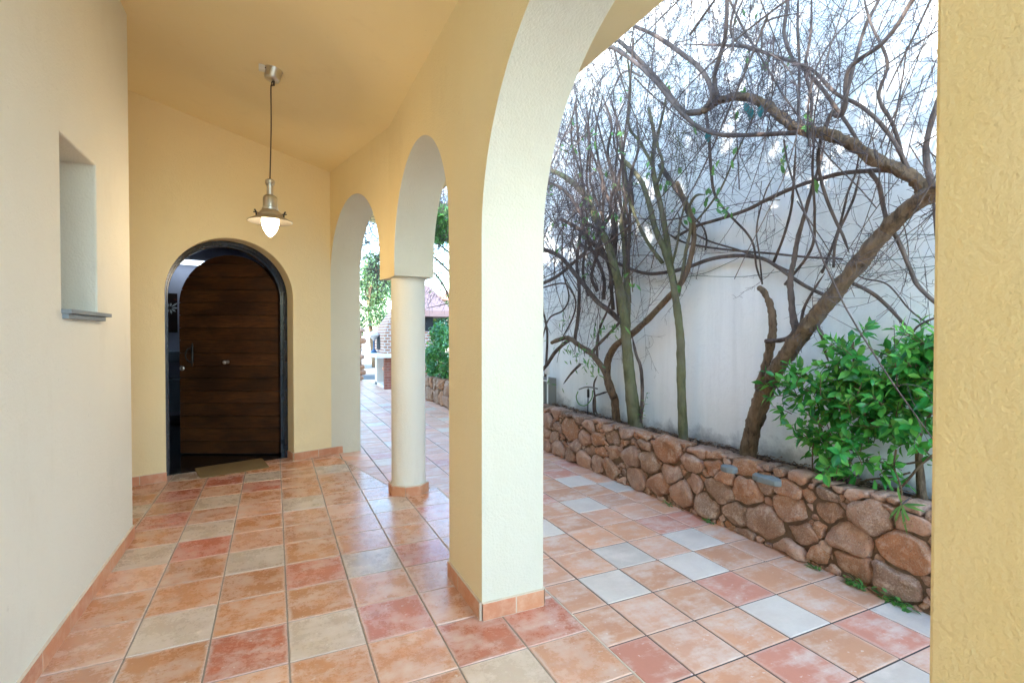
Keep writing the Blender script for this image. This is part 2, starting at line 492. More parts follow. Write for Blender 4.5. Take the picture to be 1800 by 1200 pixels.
k = NT('coir_mat', 0.98, 0.05)
k.color(k.ramp(k.noise(120, 3, 0.7), [(0.3, (0.10, 0.060, 0.018)), (0.7, (0.26, 0.165, 0.055))])); k.bump(k.noise(160, 2), 0.004)
M['coir'] = k.m
k = NT('ribbed_doormat', 0.85, 0.3)
k.color(k.mix(k.noise(60, 4), (0.17, 0.11, 0.045), (0.25, 0.165, 0.07))); k.bump(k.noise(120, 3), 0.002); M['mat'] = k.m

def emit(name, col, strength):
    k = NT(name); k.color((0.8, 0.8, 0.8))
    k.b.inputs['Emission Color'].default_value = (*col, 1); k.b.inputs['Emission Strength'].default_value = strength
    return k.m
M['bulb'] = emit('lit_glass_bulb', (1.0, 0.80, 0.50), 2.6)
M['panel'] = emit('hall_light_panel', (0.80, 0.92, 1.0), 0.35)
M['room'] = simple('hall_wall_paint', (0.36, 0.39, 0.50), 0.8)
M['roomfloor'] = simple('black_hall_floor', (0.012, 0.012, 0.014), 0.12, spec=0.6)
M['cabinet'] = simple('blue_grey_cabinet', (0.20, 0.26, 0.34), 0.5)
k = NT('dark_abstract_painting', 0.4)
k.color(k.ramp(k.noise(5, 3, 0.5, dist=1.0), [(0.3, (0.006, 0.003, 0.003)), (0.6, (0.02, 0.006, 0.005)), (0.75, (0.25, 0.03, 0.012))]))
M['painting'] = k.m
M['petal'] = simple('silver_petal_paint', (0.45, 0.50, 0.52), 0.4)

# ------------------------------------------------------------------ setting: ground and floors
g = MB(); g.quad([(-150, -150, -0.03), (150, -150, -0.03), (150, 200, -0.03), (-150, 200, -0.03)])
tag(g.build('ground', M['ground']), kind='structure')

KY = 4.15                      # the arcade wall bends here
IN2, OUT2 = (0.547, 5.764), (0.854, 5.852)
EA = math.atan(0.29)           # angle of the entrance wall
def end_y(x, off=0): return 5.604 + 0.29 * x + off

def clip(poly, a, b, c):
    """keep a*x+b*y<=c; poly items (x,y,u,v)"""
    out = []
    for i in range(len(poly)):
        p, q = poly[i], poly[(i + 1) % len(poly)]
        dp, dq = a * p[0] + b * p[1] - c, a * q[0] + b * q[1] - c
        if dp <= 0: out.append(p)
        if (dp < 0 < dq) or (dq < 0 < dp):
            t = dp / (dp - dq)
            out.append(tuple(p[k] + (q[k] - p[k]) * t for k in range(4)))
    return out

SEAM = 1.243
def far_seam_dir(): return (0.223, 1.0)      # x + 0.223 y = const beyond the bend
FS = 0.93 + 0.223 * 4.15

BEIGE = (0.54, 0.43, 0.32); ORG = (0.56, 0.255, 0.115); RED = (0.50, 0.165, 0.095); PNK = (0.60, 0.31, 0.18)
in_beige = {(0, 0), (-1, -3), (0, -4), (1, -2), (2, 1), (3, -1), (2, -5), (3, -8), (1, -8), (4, -4), (0, -6), (-1, -9), (4, 3), (6, -7), (-2, -6)}
in_red = {(0, -3), (1, 1), (2, -1), (3, 1), (4, -1), (-1, -7), (1, -7), (0, -8), (5, -3)}
out_beige = {(3, -5), (4, -4), (2, -3), (0, -2), (1, 0), (0, 1), (3, 0), (2, 1), (2, 3), (2, 5), (4, 4), (0, -7), (-1, -13), (1, -10), (0, -15)}
out_red = {(2, 2), (-1, 3), (3, 4), (1, 4), (3, -6), (1, -4), (-2, -11)}

def lay(x0, dx, y0, dy, ir, jr, regions, beige, red, mat, grout, name, gname, zt, gap, cool):
    t = MB(); g = MB(); rr = random.Random(5)
    for i in range(*ir):
        for j in range(*jr):
            xa, xb = x0 + dx * i + gap, x0 + dx * (i + 1) - gap
            yb, ya = y0 - dy * j - gap, y0 - dy * (j + 1) + gap
            P = [(xa, ya, 0, 0), (xb, ya, 1, 0), (xb, yb, 1, 1), (xa, yb, 0, 1)]
            if (i, j) in beige: base = BEIGE
            elif (i, j) in red: base = RED
            else:
                r = rr.random()
                base = ORG if r < 0.55 else (PNK if r < 0.85 else (RED if r < 0.92 else BEIGE if (j < -9 or j > 5 or i < -2) else ORG))
            if cool and base is not BEIGE:
                base = tuple(b * 0.78 + c * 0.22 for b, c in zip(base, (0.72, 0.46, 0.38)))
                if base[0] < 0.5 and rr.random() < 0.5: base = tuple(x * 1.08 for x in base)
            if cool and (i, j) in beige: base = (0.59, 0.525, 0.45)
            m = rr.uniform(0.88, 1.12) * (1.12 if cool else 1.0)
            col = tuple(b * m for b in base)
            dz = zt + rr.uniform(-0.0006, 0.0006)
            for cons in regions:
                Q = P
                for (a, b, c) in cons:
                    Q = clip(Q, a, b, c)
                    if len(Q) < 3: break
                if len(Q) < 3: continue
                # a little bevelled rim then the flat face, one island
                cx = sum(q[0] for q in Q) / len(Q); cy = sum(q[1] for q in Q) / len(Q)
                ww = 0.0035
                n = len(t.v); kq = len(Q)
                ins = []
                for q in Q:
                    d = Vector((cx - q[0], cy - q[1])); L = max(d.length, 1e-4)
                    ins.append((q[0] + d.x / L * ww * 1.3, q[1] + d.y / L * ww * 1.3))
                t.v += [(q[0], q[1], dz - 0.004) for q in Q] + [(p[0], p[1], dz) for p in ins]
                t.f.append(tuple(n + kq + a for a in range(kq))); t.uv[len(t.f) - 1] = [(q[2], q[3]) for q in Q]; t.col[len(t.f) - 1] = col
                for a in range(kq):
                    b = (a + 1) % kq
                    t.f.append((n + a, n + b, n + kq + b, n + kq + a)); t.uv[len(t.f) - 1] = [(Q[a][2], Q[a][3]), (Q[b][2], Q[b][3])] * 2; t.col[len(t.f) - 1] = col
    o = t.build(name, mat)
    tag(o, kind='structure')
    return o

# grout beds (one under each field, 3 mm below the tile faces)
gb = MB(); gb.quad([(-3, -6, -0.0035), (SEAM, -6, -0.0035), (SEAM, KY, -0.0035), (FS - 0.223 * KY, KY, -0.0035), (FS - 0.223 * 7, 7, -0.0035), (-3, 7, -0.0035)])
tag(gb.build('floor_grout', M['grout']), kind='structure')
go = MB(); go.quad([(SEAM, -6, -0.0075), (12, -6, -0.0075), (12, 17, -0.0075), (-6, 17, -0.0075), (-6, 7.0, -0.0075), (FS - 0.223 * 7, 7.0, -0.0075), (FS - 0.223 * KY, KY, -0.0075), (SEAM, KY, -0.0075)])
tag(go.build('patio_grout', M['grout_out']), kind='structure')
inner_regions = [[(0, 1, KY), (1, 0, SEAM - 0.004)], [(0, -1, -KY), (1, 0.223, FS - 0.004)]]
lay(-0.555, 0.30, 2.803, 0.3125, (-6, 7), (-14, 24), inner_regions, in_beige, in_red, M['tile_in'], M['grout'], 'porch_floor', None, 0.0, 0.0025, False)
ss = MB(); ss.box((SEAM - 0.003, -6, -0.02), (SEAM + 0.0035, KY, -0.0006))
ss.prism([(FS - 0.003 - 0.223 * KY, KY), (FS + 0.0035 - 0.223 * KY, KY), (FS + 0.0035 - 0.223 * 7, 7), (FS - 0.003 - 0.223 * 7, 7)], -0.02, -0.0006)
tag(ss.build('seam_grout', M['grout_light']), kind='structure')
outer_regions = [[(0, 1, KY), (-1, 0, -SEAM - 0.004)], [(0, -1, -KY), (-1, -0.223, -FS - 0.004)]]
lay(1.449, 0.2725, 2.563, 0.279, (-12, 8), (-44, 22), outer_regions, out_beige, out_red, M['tile_out'], M['grout_out'], 'patio_paving', None, 0.0, 0.0036, True)

# ------------------------------------------------------------------ arcade wall
def ceil_z(x, y=0): return 3.133 - 0.2 * x
arc = empty('arcade_wall', (1.0, 2.4, 0))
tag(arc, 'long yellow plastered wall with open round arches between porch and patio', 'arcade wall')
a = MB()
plan = [(0.845, 0.4011), (1.16, 0.4011), (1.16, KY), OUT2, IN2, (0.845, KY)]
a.prism(plan, -0.02, lambda x, y: ceil_z(x) + 0.03)
aw = a.build('arch_wall', M['yellow'], arc)
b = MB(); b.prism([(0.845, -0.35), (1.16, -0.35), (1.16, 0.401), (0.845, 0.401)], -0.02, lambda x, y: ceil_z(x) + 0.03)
b.build('near_pier', M['yellow_rough_shaded'], arc, bevel=0.006)

def arch_cutter(cy, r, spring, x0=0.5, x1=1.5, frame=None, n=56, low=-0.3):
    c = MB()
    prof = [(cy - r, low), (cy + r, low)] + [(cy + r * math.cos(PI * i / n), spring + r * math.sin(PI * i / n)) for i in range(n + 1)]
    m = len(prof)
    for xx in (x0, x1):
        for (y, z) in prof:
            p = Vector((xx, y, z))
            if frame is not None: p = frame @ p
            c.v.append(tuple(p))
    c.f.append(tuple(range(m))[::-1]); c.f.append(tuple(m + i for i in range(m)))
    for i in range(m):
        j = (i + 1) % m
        c.f.append((i, j, m + j, m + i))
    o = c.build('cutter', None)
    o.data.transform(Matrix.Translation(-arc.location)); 
    bm = bmesh.new(); bm.from_mesh(o.data); bmesh.ops.recalc_face_normals(bm, faces=bm.faces); bm.to_mesh(o.data); bm.free()
    o.location = arc.location
    return o
segd = Vector((IN2[0] - 0.845, IN2[1] - KY, 0)); segl = segd.length; segd.normalize()
segn = Vector((segd.y, -segd.x, 0))
fr = Matrix(((segn.x, segd.x, 0, 0.845), (segn.y, segd.y, 0, KY), (0, 0, 1, 0), (0, 0, 0, 1)))
bx_ = MB(); bx_.box((0.5, 3.9, -0.3), (1.5, 4.5, 1.753)); bc = bx_.build('cutter', None)
bc.location = (0, 0, 0)
cut = [arch_cutter(1.265, 0.865, 1.735), arch_cutter(3.285, 0.68, 1.875), bc,
       arch_cutter(0.925, 0.715, 1.905, -0.4, 0.8, fr)]
boolean_cut(aw, cut)
# reveals, intrados and outer face carry the paler outdoor paint
aw.data.materials.append(M['reveal'])
for p_ in aw.data.polygons:
    n_v = p_.normal
    inner = n_v.x < -0.93 and abs(n_v.z) < 0.05 and abs(n_v.y) < 0.35
    if not inner: p_.material_index = 1
m = aw.modifiers.new('bevel', 'BEVEL'); m.width = 0.009; m.segments = 2; m.limit_method = 'ANGLE'; m.angle_limit = R_(40)

# round column with its octagonal tiled foot
CX, CYc = 1.0, 4.165
c = MB()
c.lathe([(0.138, 0.0), (0.138, 0.6), (0.137, 1.2), (0.137, 1.757)], (CX, CYc, 0), 48)
col = c.build('column', M['pale'], arc, smooth=True)
c = MB()
for q in range(8):
    t0 = 2 * PI * q / 8 + 0.39; t1 = 2 * PI * (q + 1) / 8 + 0.39
    r1, r0 = 0.166, 0.128
    g0 = 0.012
    ta, tb = t0 + g0, t1 - g0
    P = lambda t, r: (CX + r * math.cos(t), CYc + r * math.sin(t))
    c.prism([P(ta, r0), P(ta, r1), P(tb, r1), P(tb, r0)], 0.0, 0.072)
c.build('column_skirting', M['skirt'], arc, bevel=0.002)
c = MB()
oc = [(CX + 0.160 * math.cos(2 * PI * q / 8 + 0.39), CYc + 0.160 * math.sin(2 * PI * q / 8 + 0.39)) for q in range(8)]
c.prism(oc, 0.0, 0.079)
c.build('skirting_mortar', M['grout_light'], arc)

def skirting(path, parent, h=0.078, th=0.012, tile=0.298, name='skirting', mort=True, start=0.0, nrm=None):
    """tiled skirting along a plan polyline; the wall lies to its left, pieces stand out to the right"""
    s_ = MB(); g_ = MB()
    for (p, q) in zip(path[:-1], path[1:]):
        p, q = Vector((*p, 0)), Vector((*q, 0)); d = q - p; L = d.length; d.normalize(); n = Vector((d.y, -d.x, 0))
        g_.prism([tuple((p - d * 0.0)[:2]), tuple((p + n * (th - 0.0008) - d * 0.0)[:2]), tuple((q + n * (th - 0.0008))[:2]), tuple(q[:2])], 0.0, h + 0.004)
        x = -start
        while x < L:
            a0, a1 = max(0, x + 0.003), min(L, x + tile - 0.003)
            if a1 - a0 > 0.01:
                A, B = p + d * a0, p + d * a1
                s_.prism([tuple((A + n * 0.001)[:2]), tuple((A + n * th)[:2]), tuple((B + n * th)[:2]), tuple((B + n * 0.001)[:2])], 0.002, h)
            x += tile
    s_.build(name, M['skirt'], parent, bevel=0.0015)
    g_.build(name + '_mortar', M['grout_light'], parent)

e = 0.012
skirting([(0.845, 2.605), (0.845, 2.13), (1.16, 2.13), (1.16, 2.605), (0.845, 2.605)][::-1][::-1], arc, start=0.13)
skirting([(0.845, 0.401), (0.845, -0.35), (1.16, -0.35), (1.16, 0.401), (0.845, 0.401)], arc)

# ------------------------------------------------------------------ left wall with niche
lw = empty('niche_wall', (-1.0, 2.0, 0))
tag(lw, 'pale plastered wall on the left with a tall narrow niche window', 'wall')
LX = -0.827; LY = 3.945
b = MB(); b.prism([(-3.2, -0.749), (LX, -0.749), (LX, LY), (-3.2, LY)], -0.02, lambda x, y: ceil_z(x) + 0.03)
lwo = b.build('wall', M['pale'], lw)
b = MB(); b.box((-6.0, -7.5, -0.02), (LX - 0.003, -0.75, 4.45)); b.build('unseen_sun_block', M['pale'], lw)  # unseen block added to hold the sun off the porch and lower garden wall
n_ = MB(); n_.box((-1.15, 2.80, 1.405), (-0.7, 3.285, 2.165)); nc = n_.build('cutter', None)
boolean_cut(lwo, [nc])
m = lwo.modifiers.new('bevel', 'BEVEL'); m.width = 0.01; m.segments = 2; m.limit_method = 'ANGLE'; m.angle_limit = R_(40)
s_ = MB(); s_.box((-1.14, 2.79, 1.388), (LX + 0.035, 3.39, 1.407)); s_.box((-0.86, 2.80, 1.366), (LX + 0.022, 3.335, 1.387))
s_.build('sill', M['sill'], lw, bevel=0.002)
s_ = MB(); s_.box((-1.149, 2.801, 1.408), (-1.12, 3.284, 2.164)); s_.build('window_shutter', M['darkmetal'], lw)
skirting([(LX, LY), (LX, -3.5)][::-1][::-1], lw, start=0.25) if False else None
# wall lies on the -x side: path towards +y keeps the pieces on +x
skirting([(LX, -0.7), (LX, LY), (-1.9, LY)], lw, start=0.06)

rs = MB(); rs.prism([(-2.4, LY - 0.001), (-2.2, LY - 0.001), (-2.2, 5.05), (-2.4, 5.05)], -0.02, lambda x, y: ceil_z(x) + 0.03); rs.build('recess_wall', M['pale'], lw)

# ------------------------------------------------------------------ entrance wall and door
ew = empty('entrance_wall', (-0.4, 5.6, 0))
tag(ew, 'yellow end wall of the porch around the arched front door', 'wall')
Mr = Matrix.Translation((0, 5.604, 0)) @ Matrix.Rotation(EA, 4, 'Z')     # local x along the wall, y into the house
b = MB()
sR = 0.888
b.prism([(-3.3, 0), (sR, 0), (sR + 0.05, 1.8), (-3.3, 1.8)], -0.02, 3.95, Mr)
ewo = b.build('wall', M['yellow'], ew)
DS, DR, DSP = -0.365, 0.545, 1.660          # door hole centre, radius, springing
def door_cut(r, y0, y1, spring, low=-0.3, n=48, s0=DS):
    c = MB()
    prof = [(s0 - r, low), (s0 + r, low)] + [(s0 + r * math.cos(PI * i / n), spring + r * math.sin(PI * i / n)) for i in range(n + 1)]
    m = len(prof)
    for yy in (y0, y1):
        for (x, z) in prof: c.v.append(tuple(Mr @ Vector((x, yy, z))))
    c.f.append(tuple(range(m))); c.f.append(tuple(m + i for i in reversed(range(m))))
    for i in range(m):
        j = (i + 1) % m; c.f.append((i, m + i, m + j, j))
    o = c.build('cutter', None)
    bm = bmesh.new(); bm.from_mesh(o.data); bmesh.ops.recalc_face_normals(bm, faces=bm.faces); bm.to_mesh(o.data); bm.free()
    return o
rc = MB(); rc.box((-2.6, 0.32, -0.3), (sR - 0.12, 1.82, 2.45), Mr); rcc = rc.build('cutter', None)
boolean_cut(ewo, [door_cut(DR, -0.2, 0.5, DSP), rcc])
m = ewo.modifiers.new('bevel', 'BEVEL'); m.width = 0.008; m.segments = 2; m.limit_method = 'ANGLE'; m.angle_limit = R_(40)

def path_local(pts): return [tuple((Mr @ Vector((x, y, 0)))[:2]) for x, y in pts]
skirting(path_local([(-1.6, 0), (DS - DR, 0)])[::1], ew, start=0.1)
skirting(path_local([(DS + DR, 0.17), (DS + DR, 0), (sR, 0), (sR + 0.012, 0.4)]), ew, start=0.05)

def arch_ring(mb, r0, r1, y0, y1, spring, s0=DS, n=40, z0=0.0):
    def prof(r): return [(s0 - r, z0)] + [(s0 - r * math.cos(PI * i / n), spring + r * math.sin(PI * i / n)) for i in range(n + 1)] + [(s0 + r, z0)]
    A, B = prof(r0), prof(r1)
    k = len(A); n0 = len(mb.v)
    for yy in (y0, y1):
        for P in (A, B):
            for (x, z) in P: mb.v.append(tuple(Mr @ Vector((x, yy, z))))
    a0, b0, a1, b1 = n0, n0 + k, n0 + 2 * k, n0 + 3 * k
    for i in range(k - 1):
        mb.f += [(a0 + i, a0 + i + 1, b0 + i + 1, b0 + i), (a1 + i, b1 + i, b1 + i + 1, a1 + i + 1), (a0 + i, a1 + i, a1 + i + 1, a0 + i + 1), (b0 + i, b0 + i + 1, b1 + i + 1, b1 + i)]
    mb.f += [(a0, b0, b1, a1), (a0 + k - 1, a1 + k - 1, b1 + k - 1, b0 + k - 1)]
f_ = MB()
arch_ring(f_, 0.508, DR - 0.001, 0.175, 0.235, DSP)
arch_ring(f_, 0.490, DR - 0.001, 0.236, 0.315, DSP)
fro = f_.build('door_frame', M['darkmetal'], ew, bevel=0.004)

# door leaf, hinged at the right and standing ajar
hinge = Mr @ Vector((DS + 0.525, 0.345, 0))
door = empty('door', hinge)
door.parent = ew; door.location = hinge - ew.location
ang = R_(-25.0) + PI          # leaf runs from the hinge along this plan angle
Ld = 1.075; rd = Ld / 2; LSP = 2.137 - rd
ux = Vector((math.cos(R_(180 - 25.5)), math.sin(R_(180 - 25.5)), 0)); uy = Vector((ux.y, -ux.x, 0))
if uy.y > 0: uy = -uy                         # towards the porch
Md = Matrix(((ux.x, uy.x, 0, hinge.x), (ux.y, uy.y, 0, hinge.y), (0, 0, 1, 0), (0, 0, 0, 1)))
def arch_w(z):
    if z <= LSP: return rd
    d = z - LSP
    return math.sqrt(max(0, rd * rd - d * d))
pl = MB(); zb = 0.02; rp = random.Random(3)
ph = 0.1345
nP = 16
for i in range(nP):
    z0 = zb + i * ph; z1 = min(z0 + ph, LSP + rd)
    if z0 >= LSP + rd - 0.004: break
    gp = 0.0022
    zs = [z0 + gp + (z1 - z0 - 2 * gp) * k_ / 6 for k_ in range(7)]
    left = [(rd - arch_w(z), z) for z in zs]; right = [(rd + arch_w(z), z) for z in reversed(zs)]
    prof = left + right
    colr = rp.uniform(0.8, 1.25)
    n0 = len(pl.v); m = len(prof)
    for yy in (0.022, 0.0):
        for (x, z) in prof: pl.v.append(tuple(Md @ Vector((x, yy, z))))
    pl.f.append(tuple(n0 + q for q in range(m))); pl.col[len(pl.f) - 1] = (colr,) * 3
    for q in range(m):
        q2 = (q + 1) % m
        pl.f.append((n0 + q, n0 + m + q, n0 + m + q2, n0 + q2)); pl.col[len(pl.f) - 1] = (colr * 0.7,) * 3
pl.build('door_planks', M['wood'], door, bevel=0.0015)
pl = MB(); n = 40
prof = [(0.0, 0.015), (2 * rd, 0.015)] + [(rd + rd * math.cos(PI * i / n), LSP + rd * math.sin(PI * i / n)) for i in range(n + 1)]
for yy in (-0.001, -0.05):
    for (x, z) in prof: pl.v.append(tuple(Md @ Vector((x, yy, z))))
k_ = len(prof); pl.f.append(tuple(range(k_))); pl.f.append(tuple(k_ + i for i in reversed(range(k_))))
for i in range(k_): pl.f.append((i, k_ + i, k_ + (i + 1) % k_, (i + 1) % k_))
pl.build('door_core', M['black'], door)
def dpt(px, py, out=0.03):
    """point on the leaf face seen at a pixel"""
    d = _F + _R * ((px - 900) / FPX) + _U * ((600 - py) / FPX)
    o = hinge + uy * (0.022 + out); nn = uy
    t = (o - Vector((0, 0, CH))).dot(nn) / d.dot(nn)
    return Vector((0, 0, CH)) + d * t
# wrought iron pull handle
h_ = MB()
T, B_ = dpt(338, 602, 0.006), dpt(338, 645, 0.006)
mid = (T + B_) / 2
for s2 in (-1, 1):
    pass
pts = [T, T.lerp(B_, 0.25), mid, T.lerp(B_, 0.75), B_]
h_.tube(spline(pts, 4), [0.003, 0.006, 0.010, 0.013, 0.014, 0.014, 0.013, 0.012, 0.012, 0.012, 0.013, 0.014, 0.014, 0.012, 0.009, 0.006, 0.003][:17], 8)
pk = [T.lerp(B_, 0.2), T.lerp(B_, 0.28) + uy * 0.035 + ux * 0.03, mid + uy * 0.045 + ux * 0.045, T.lerp(B_, 0.72) + uy * 0.035 + ux * 0.03, T.lerp(B_, 0.82)]
h_.tube(spline(pk, 6), 0.007, 8)
h_.build('handle', M['iron'], door, smooth=True)
kn = MB(); kp = dpt(400, 636, 0.0)
Mk = Matrix.Translation(kp) @ uy.to_track_quat('Z', 'Y').to_matrix().to_4x4()
kn.lathe([(0.0, 0.0), (0.022, 0.0), (0.022, 0.006), (0.010, 0.012), (0.009, 0.03), (0.020, 0.040), (0.024, 0.052), (0.020, 0.064), (0.010, 0.070), (0.0, 0.071)], (0, 0, 0), 24, Mk)
kn.build('door_knob', M['steel'], door, smooth=True)
kn = MB(); kp = dpt(320, 647, 0.0)
Mk = Matrix.Translation(kp) @ uy.to_track_quat('Z', 'Y').to_matrix().to_4x4()
kn.lathe([(0.0, 0.0), (0.026, 0.0), (0.026, 0.005), (0.020, 0.009), (0.011, 0.009), (0.011, 0.004), (0.0, 0.004)], (0, 0, 0), 24, Mk)
ko = kn.build('lock_plate', M['steel'], door, smooth=False)
kn = MB(); kn.box((-0.003, -0.009, 0.0042), (0.003, 0.005, 0.0062), Mk); kn.build('keyhole', M['black'], door)
# hinge-side lock bolts on the frame
bo = MB()
for z in (0.18, 0.42, 0.66, 0.9, 1.14, 1.38, 1.6):
    p = Mr @ Vector((DS + 0.507, 0.172, z))
    bo.tube([p, p + Vector((0, -0.006, 0.0))], 0.010, 10)


# hall behind the door
hm = MB(); hm.prism([(-3.3, 1.801), (sR + 0.05, 1.801), (sR + 0.05, 7.0), (-3.3, 7.0)], -0.02, 4.6, Mr); hmo = hm.build('rear_shade_block', M['pale'], ew); hc = MB(); hc.box((-2.6, 1.7, -0.3), (sR - 0.12, 4.3, 2.45), Mr); boolean_cut(hmo, [hc.build('cutter', None)])  # house mass added behind the hall so its shadow covers the barbecue
hall = MB()
def lbox(mb, a, b): mb.box(a, b, Mr)
lbox(hall, (-2.59, 0.325, -0.02), (sR - 0.125, 4.28, 0.006)); lbox(hall, (DS - 0.535, 0.19, -0.02), (DS + 0.535, 0.324, 0.006))
hall.build('hall_floor', M['roomfloor'], ew)
hw = MB()
lbox(hw, (-2.598, 4.20, 0.0), (sR - 0.125, 4.28, 2.44)); lbox(hw, (-2.598, 0.33, 0.0), (-2.58, 4.19, 2.44)); lbox(hw, (sR - 0.15, 0.33, 0.0), (sR - 0.125, 4.19, 2.44)); lbox(hw, (-2.57, 0.33, 2.42), (sR - 0.16, 4.19, 2.446))
hw.build('hall_wall', M['room'], ew)
def hallpt(px, py, off): # on plane local y=off
    d = _F + _R * ((px - 900) / FPX) + _U * ((600 - py) / FPX)
    nn = Mr.to_3x3() @ Vector((0, 1, 0)); o = Mr @ Vector((0, off, 0))
    t = (o - Vector((0, 0, CH))).dot(nn) / d.dot(nn)
    return Mr.inverted() @ (Vector((0, 0, CH)) + d * t)
p0, p1 = hallpt(285, 515, 4.19), hallpt(312, 584, 4.19)
pa = MB(); lbox(pa, (p0.x - 0.25, 4.172, p1.z), (p1.x, 4.199, p0.z)); po = pa.build('painting', M['painting'])
tag(po, 'dark red abstract painting with a pale flower on the hall wall', 'painting')
pe = MB(); pc = hallpt(299, 541, 4.17)
for q in range(9):
    a0 = q * 0.7; L_ = 0.09 + 0.03 * math.sin(q * 2.3)
    cc = Vector((pc.x + 0.02 * math.cos(a0), 4.165, pc.z + 0.02 * math.sin(a0)))
    dd = Vector((math.cos(a0), 0, math.sin(a0)))
    pe.leaf(Mr @ cc, Mr.to_3x3() @ dd, Mr.to_3x3() @ Vector((0, -1, 0)), L_, 0.028, 0.1, 0.0)
pe.build('painted_flower', M['petal'], po)
p0, p1 = hallpt(280, 618, 3.8), hallpt(313, 636, 3.8)
cbn = empty('hall_console', Mr @ Vector((p1.x, 3.8, 0)))
tag(cbn, 'blue grey shelf console inside the hall behind the door', 'console')
kb = MB(); lbox(kb, (p0.x - 0.6, 3.8, p1.z), (p1.x + 0.1, 4.19, p0.z)); kb.build('top_shelf', M['cabinet'], cbn, bevel=0.004)
q0, q1 = hallpt(280, 669, 3.8), hallpt(313, 722, 3.8)
kb = MB(); lbox(kb, (q0.x - 0.6, 3.8, max(0.02, q1.z)), (q1.x + 0.1, 4.19, q0.z)); kb.build('cabinet_body', M['cabinet'], cbn, bevel=0.004)
pl_ = Mr.inverted() @ at(331, 461, Z=2.41)
lp = empty('hall_ceiling_light', Mr @ Vector((pl_.x, pl_.y, 2.41)))
tag(lp, 'bright square ceiling light glimpsed above the open door in the hall', 'ceiling light')
kb = MB(); lbox(kb, (pl_.x - 0.28, pl_.y - 0.22, 2.395), (pl_.x + 0.28, pl_.y + 0.22, 2.418)); kb.build('diffuser', M['panel'], lp)

# ------------------------------------------------------------------ porch roof
rf = empty('porch_roof', (0, 2, 3.2))
tag(rf, 'sloping yellow plastered porch ceiling with a roof eave beyond the arches', 'roof')
r_ = MB()
x0, x1 = -3.3, 1.612
def quadbox(xa, xb, ya, yb, za0, za1, zb0, zb1, mb):
    n = len(mb.v)
    mb.v += [(xa, ya, za0), (xb, ya, zb0), (xb, yb, zb0), (xa, yb, za0), (xa, ya, za1), (xb, ya, zb1), (xb, yb, zb1), (xa, yb, za1)]
    for q in ((0, 3, 2, 1), (4, 5, 6, 7), (0, 1, 5, 4), (1, 2, 6, 5), (2, 3, 7, 6), (3, 0, 4, 7)): mb.f.append(tuple(n + i for i in q))
quadbox(x0, x1, -0.7, 7.4, ceil_z(x0), ceil_z(x0) + 0.13, ceil_z(x1), ceil_z(x1) + 0.13, r_)
r_.build('ceiling', M['ceiling'], rf, bevel=0.006)
r_ = MB()
for i in range(37):
    ya = -0.68 + i * 0.2167
    pts = [(x0, ya + 0.1, ceil_z(x0) + 0.165), (x1 + 0.04, ya + 0.1, ceil_z(x1 + 0.04) + 0.165)]
    r_.tube(pts, 0.06, 8)
r_.build('roof_tiles', M['terracotta'], rf)

# ------------------------------------------------------------------ doormat
dm = MB()
c0, c1, c2, c3 = [at(x, y, Z=0)[:2] for x, y in ((341, 824), (352, 841), (474, 822), (461, 806))]
poly = []
Pm = [Vector(c1), Vector(c2), Vector(c3), Vector(c0)]
for i in range(4):
    p, a1, b1 = Pm[i], Pm[i - 1], Pm[(i + 1) % 4]
    da, db = (a1 - p).normalized() * 0.03, (b1 - p).normalized() * 0.03
    for t in (0, 0.5, 1): poly.append(tuple(p + da * (1 - t) ** 2 + db * t * t))
dm.prism(poly, 0.001, 0.010)
tag(dm.build('doormat', M['mat'], bevel=0.003), 'flat tan doormat lying in front of the front door', 'doormat')

# ------------------------------------------------------------------ pendant lamp
LXp, LYp = -0.022, 3.924
ptop = ceil_z(LXp)
lamp = empty('pendant_lamp', (LXp, LYp, ptop))
tag(lamp, 'lit brushed metal pendant lamp hanging from the porch ceiling', 'pendant lamp')
tl = Matrix.Translation((0.01, LYp, ptop)) @ Matrix.Rotation(math.atan(0.2), 4, 'Y')
cpy = MB(); cpy.lathe([(0.060, 0.002), (0.060, -0.003), (0.054, -0.012), (0.052, -0.065), (0.047, -0.078), (0.010, -0.082), (0.0, -0.082)], (0, 0, 0), 32, tl)
cpy.build('canopy', M['steel'], lamp, smooth=True)
cj = MB(); q = at(461, 120, Y=LYp); q.z = ceil_z(q.x)
cj.box((q.x - 0.022, LYp - 0.02, q.z - 0.035), (q.x + 0.018, LYp + 0.02, q.z + 0.002)); cj.build('terminal_block', M['white_plastic'], lamp, bevel=0.004)
cj = MB(); cj.tube([(q.x + 0.01, LYp - 0.015, q.z - 0.016), (q.x + 0.035, LYp - 0.02, q.z - 0.022), (q.x + 0.055, LYp, q.z - 0.025)], 0.004, 6); cj.build('wire', M['cord'], lamp)
cd = MB(); rr = random.Random(2)
pts = [Vector((0.006, LYp, ptop - 0.075)), Vector((-0.008, LYp, ptop - 0.10)), Vector((-0.003, LYp, ptop - 0.118)), Vector((-0.012, LYp, ptop - 0.135)), Vector((-0.012, LYp, ptop - 0.4)), Vector((LXp, LYp, 2.372))]
cd.tube(spline(pts, 5), 0.0042, 8)
cd.tube([pts[0], pts[0] + Vector((0, 0, -0.04))], 0.007, 8)
cd.build('cord', M['cord'], lamp, smooth=True)
bd = MB(); z0 = 2.372
bd.lathe([(0.0, 0.0), (0.020, -0.001), (0.030, -0.010), (0.031, -0.030), (0.027, -0.034), (0.027, -0.04), (0.021, -0.042), (0.021, -0.108), (0.030, -0.112), (0.041, -0.120), (0.046, -0.135), (0.047, -0.195), (0.052, -0.200), (0.052, -0.214), (0.066, -0.228), (0.078, -0.243), (0.080, -0.256), (0.074, -0.258), (0.060, -0.240)], (LXp, LYp, z0), 40)
